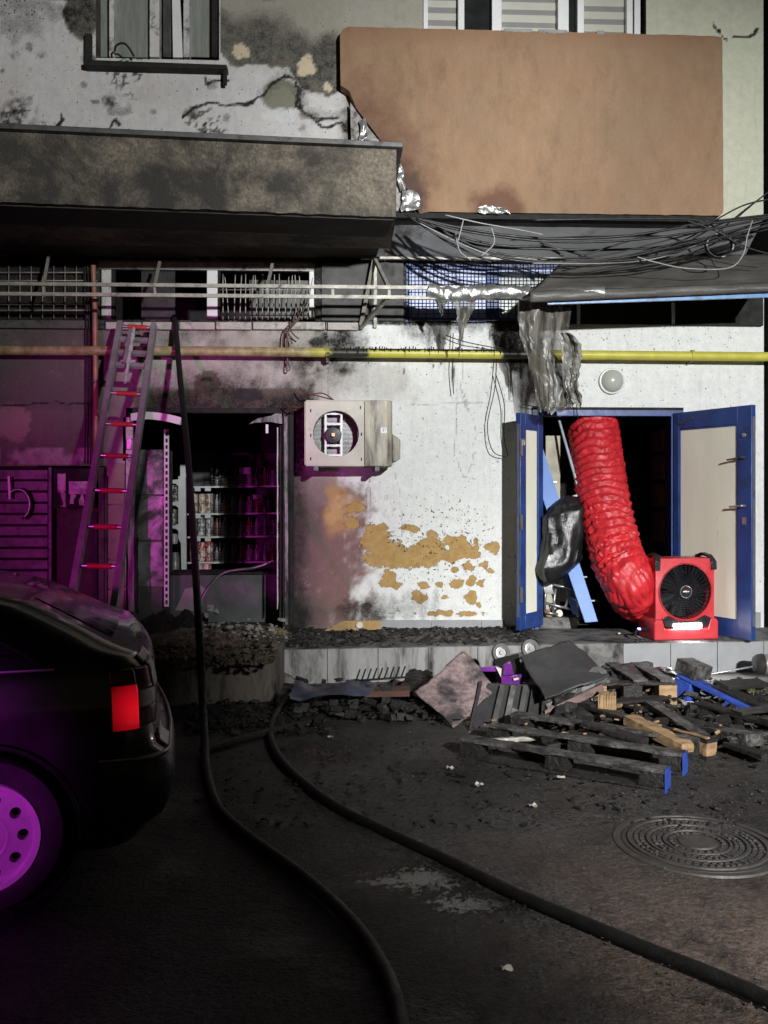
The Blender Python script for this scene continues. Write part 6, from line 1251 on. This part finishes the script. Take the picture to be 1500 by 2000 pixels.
top = len(zl)-1; o0 = len(V); V += [(x*.97+.03*2.0, y*.8, 1.197) for x, y, z in V[top*n:(top+1)*n]]; fs += [(top*n+k, top*n+(k+1) % n, o0+(k+1) % n, o0+k) for k in range(n)]; fs.append(tuple(o0+k for k in range(n)))
b = B(); b.add([cw(*p_) for p_ in V], fs); body = b.build('body', M['carp'], car, smooth=32)
for sgn in (1, -1):
    for wx in (WX, WXF): B().lathe(cw(wx, sgn*.56, WZ), cs*sgn, [(0, 0), (AR+.0, 0), (AR+.004, .25)], 40).build('wheel_well', M['well'], car, smooth=40)
for sgn in (1, -1):
    for wx in (WX, WXF): B().tube([cw(wx+AR*math.cos(a), sgn*(hwz(WZ+AR*math.sin(a))+.002), WZ+AR*math.sin(a)) for a in np.linspace(-.2, math.pi+.2, 34)], .012, 8).build('arch_lip', M['carp'], car, smooth=180)
b = B(); zz = [.27, .30, .36, .44, .50, .535, .55]; of = [.0, .012, .018, .02, .018, .012, .0]; k0, k1 = 68, 118; V = []
for z, o_ in zip(zz, of): V += [cw(x, y, z) for x, y in outline(z, o_)[k0:k1]]
m_ = k1-k0; b.add(V, [(i*m_+k, i*m_+k+1, (i+1)*m_+k+1, (i+1)*m_+k) for i in range(len(zz)-1) for k in range(m_-1)]); b.build('bumper', M['cartrim'], car, smooth=40)
B().tube([cw(x, y, .552) for x, y in outline(.55, .012)[68:118]], .006, 6).build('bumper_highlight', M['metal'], car, smooth=60)  # pale strip added as a highlight along the bumper's top
B().tube([cw(x, y, z) for x, y, z in ((1.0, hwz(.30)+.001, .30), (1.02, hwz(.5)+.001, .5), (1.0, hwz(.7)+.001, .7), (.98, hwz(.88)+.001, .88))], .003, 5).build('door_seam', M['well'], car)
B().tube([cw(x, hwz(.90)+.012, .90) for x in (.45, .8, 1.4, 2.2, 2.8)], .006, 6).build('window_trim', M['metal'], car, smooth=60)
def patch(k0, k1, z0, z1, off, name, m, parent, nz_=8):
    V = []; zs_ = [z0+(z1-z0)*i/nz_ for i in range(nz_+1)]
    for i, z in enumerate(zs_):
        O = outline(z, off); e = .006 if i in (0, nz_) else 0
        for k in np.linspace(k0, k1, 13):
            a = int(k); t = k-a; p_, q_ = O[a], O[min(a+1, len(O)-1)]; V.append(cw(p_[0]*(1-t)+q_[0]*t, p_[1]*(1-t)+q_[1]*t, z))
    return B().add(V, [(i*13+k, i*13+k+1, (i+1)*13+k+1, (i+1)*13+k) for i in range(nz_) for k in range(12)]).build(name, m, parent, smooth=40, thick=.006)
g = N('lit_red_lens'); g.fin((.35, .004, .008), .15, 0, .5); g.b.inputs['Emission Color'].default_value = (1, .006, .02, 1); 
vd = g.n.new('ShaderNodeVectorMath'); vd.operation = 'DISTANCE'; g.link(g.P(), vd.inputs[0]); vd.inputs[1].default_value = cw(.16, .80, .735)
g.link(g.ramp(vd.outputs['Value'], .03, .13, .55, .03), g.b.inputs['Emission Strength']); g.bump(g.noise(1, 1, .5, g.mapping((5, 5, 160))), .3, .004); M['lensred'] = g.m
M['lensdark'] = mat('dark_red_lens', (.09, .006, .01), .15, bump=.05, bscale=120); M['lensclear'] = mat('pinkish_clear_lens', (.34, .27, .24), .2, var=.15, bump=.3, bscale=150, stretch=(1, 1, 6))
tl = patch(70.2, 75.6, .66, .825, .008, 'tail_light', M['lensred'], car); patch(70.2, 75.6, .828, .885, .008, 'lens_top', M['lensdark'], tl)
patch(75.7, 82, .80, .885, .008, 'lens_upper', M['lensdark'], tl); patch(75.7, 82, .735, .80, .0085, 'lens_middle', M['lensclear'], tl); patch(75.7, 82, .665, .735, .008, 'lens_lower', M['lensdark'], tl)
patch(110, 118, .66, .885, .008, 'tail_light', M['lensdark'], car)
sw_ = [(.66, .905), (.50, .915), (.56, .96), (.80, 1.08), (1.0, 1.135), (1.9, 1.15), (2.35, 1.10), (2.75, .93)]
b = B(); b.add([cw(x, hwz(z)+.005, z) for x, z in sw_], [tuple(range(len(sw_)))]); b.build('side_window', M['glassdark'], car); 
b = B(); zz = [.97, 1.01, 1.05, 1.09, 1.13]; V = []
for z in zz: V += [cw(xr(z)-.035*math.cos(y*math.pi/2*.93)-.004, y*(hwz(z)-.24), z+.004) for y in np.linspace(-1, 1, 9)]
b.add(V, [(i*9+k, i*9+k+1, (i+1)*9+k+1, (i+1)*9+k) for i in range(4) for k in range(8)]); b.build('rear_window', M['glassdark'], car, smooth=60)
b = B(); pp = [cw(1.25, hwz(.99)+.006, .985), cw(.7, hwz(.96)+.006, .955)]
patch(80, 86, .895, .925, .01, 'bent_boot_edge', M['whiteburnt'], car); patch(80.5, 85, .80, .90, .012, 'scorched_boot_panel', mat('bared_grey_panel', (.28, .29, .27), .5, soot=.25), car)
patch(83, 86.5, .555, .61, .012, 'torn_reflector', M['white'], car)
# wheel with ten round holes
def wheel(wx, sgn):
    c = cw(wx, sgn*(HW-.10), WZ); ax = cs*sgn; w = tyre = B().lathe(c, ax, [(.20, -.07), (WR-.02, -.075), (WR, -.05), (WR, .05), (WR-.012, .075), (.235, .088), (.207, .082), (.2, .06)], 56, UP).build('wheel', mat('tyre_rubber', (.012, .012, .012), .75, bump=.2) if 'tyre_rubber' not in bpy.data.materials else bpy.data.materials['tyre_rubber'], car, smooth=40)
    w['label'] = 'black tyre on a pale steel wheel with ring of round holes'
    m = M.setdefault('rim', mat('silver_wheel_paint', (.48, .47, .47), .38, .25, var=.08, soot=.06, bump=.03)); t = ax.cross(UP)
    def P(r_, a, d): return c + (UP*math.cos(a) + t*math.sin(a))*r_ + ax*d
    b = B(); b.lathe(c, ax, [(.207, .084), (.203, .092), (.186, .090), (.181, .074), (.176, .066)], 60, UP)
    NH = 10
    for k in range(NH):
        a0, a1 = 2*math.pi*k/NH, 2*math.pi*(k+1)/NH; am = (a0+a1)/2; o_, i_ = [], []
        for j in range(8): o_.append((.098+.078*j/8, a0))
        for j in range(8): o_.append((.176, a0+(a1-a0)*j/8))
        for j in range(8): o_.append((.176-.078*j/8, a1))
        for j in range(8): o_.append((.098, a1-(a1-a0)*j/8))
        hc = .140; hx, hy = hc*math.cos(am), hc*math.sin(am); I = []
        for r_, a in o_:
            x, y = r_*math.cos(a)-hx, r_*math.sin(a)-hy; l_ = math.hypot(x, y); qx, qy = hx+x/l_*.0205, hy+y/l_*.0205; I.append((math.hypot(qx, qy), math.atan2(qy, qx)))
        dd = lambda r_: .066 + .018*(1-((r_-.098)/.078))
        b.ringfill([P(r_, a, dd(r_)) for r_, a in o_], [P(r_, a, dd(r_)) for r_, a in I]); b.ringfill([P(r_, a, dd(r_)) for r_, a in I], [P(r_, a, .03) for r_, a in I])
    b.build('rim', m, w, smooth=35); B().lathe(c, ax, [(0, .03), (.19, .03)], 32, UP).build('brake_shadow_plate', M['well'], w)
    B().lathe(c, ax, [(.098, .084), (.088, .088), (.086, .080), (.07, .086), (.03, .092), (0, .093)], 48, UP).build('hub_cap', m, w, smooth=40)
for wx in (WX, WXF):
    for sgn in (1, -1): wheel(wx, sgn)
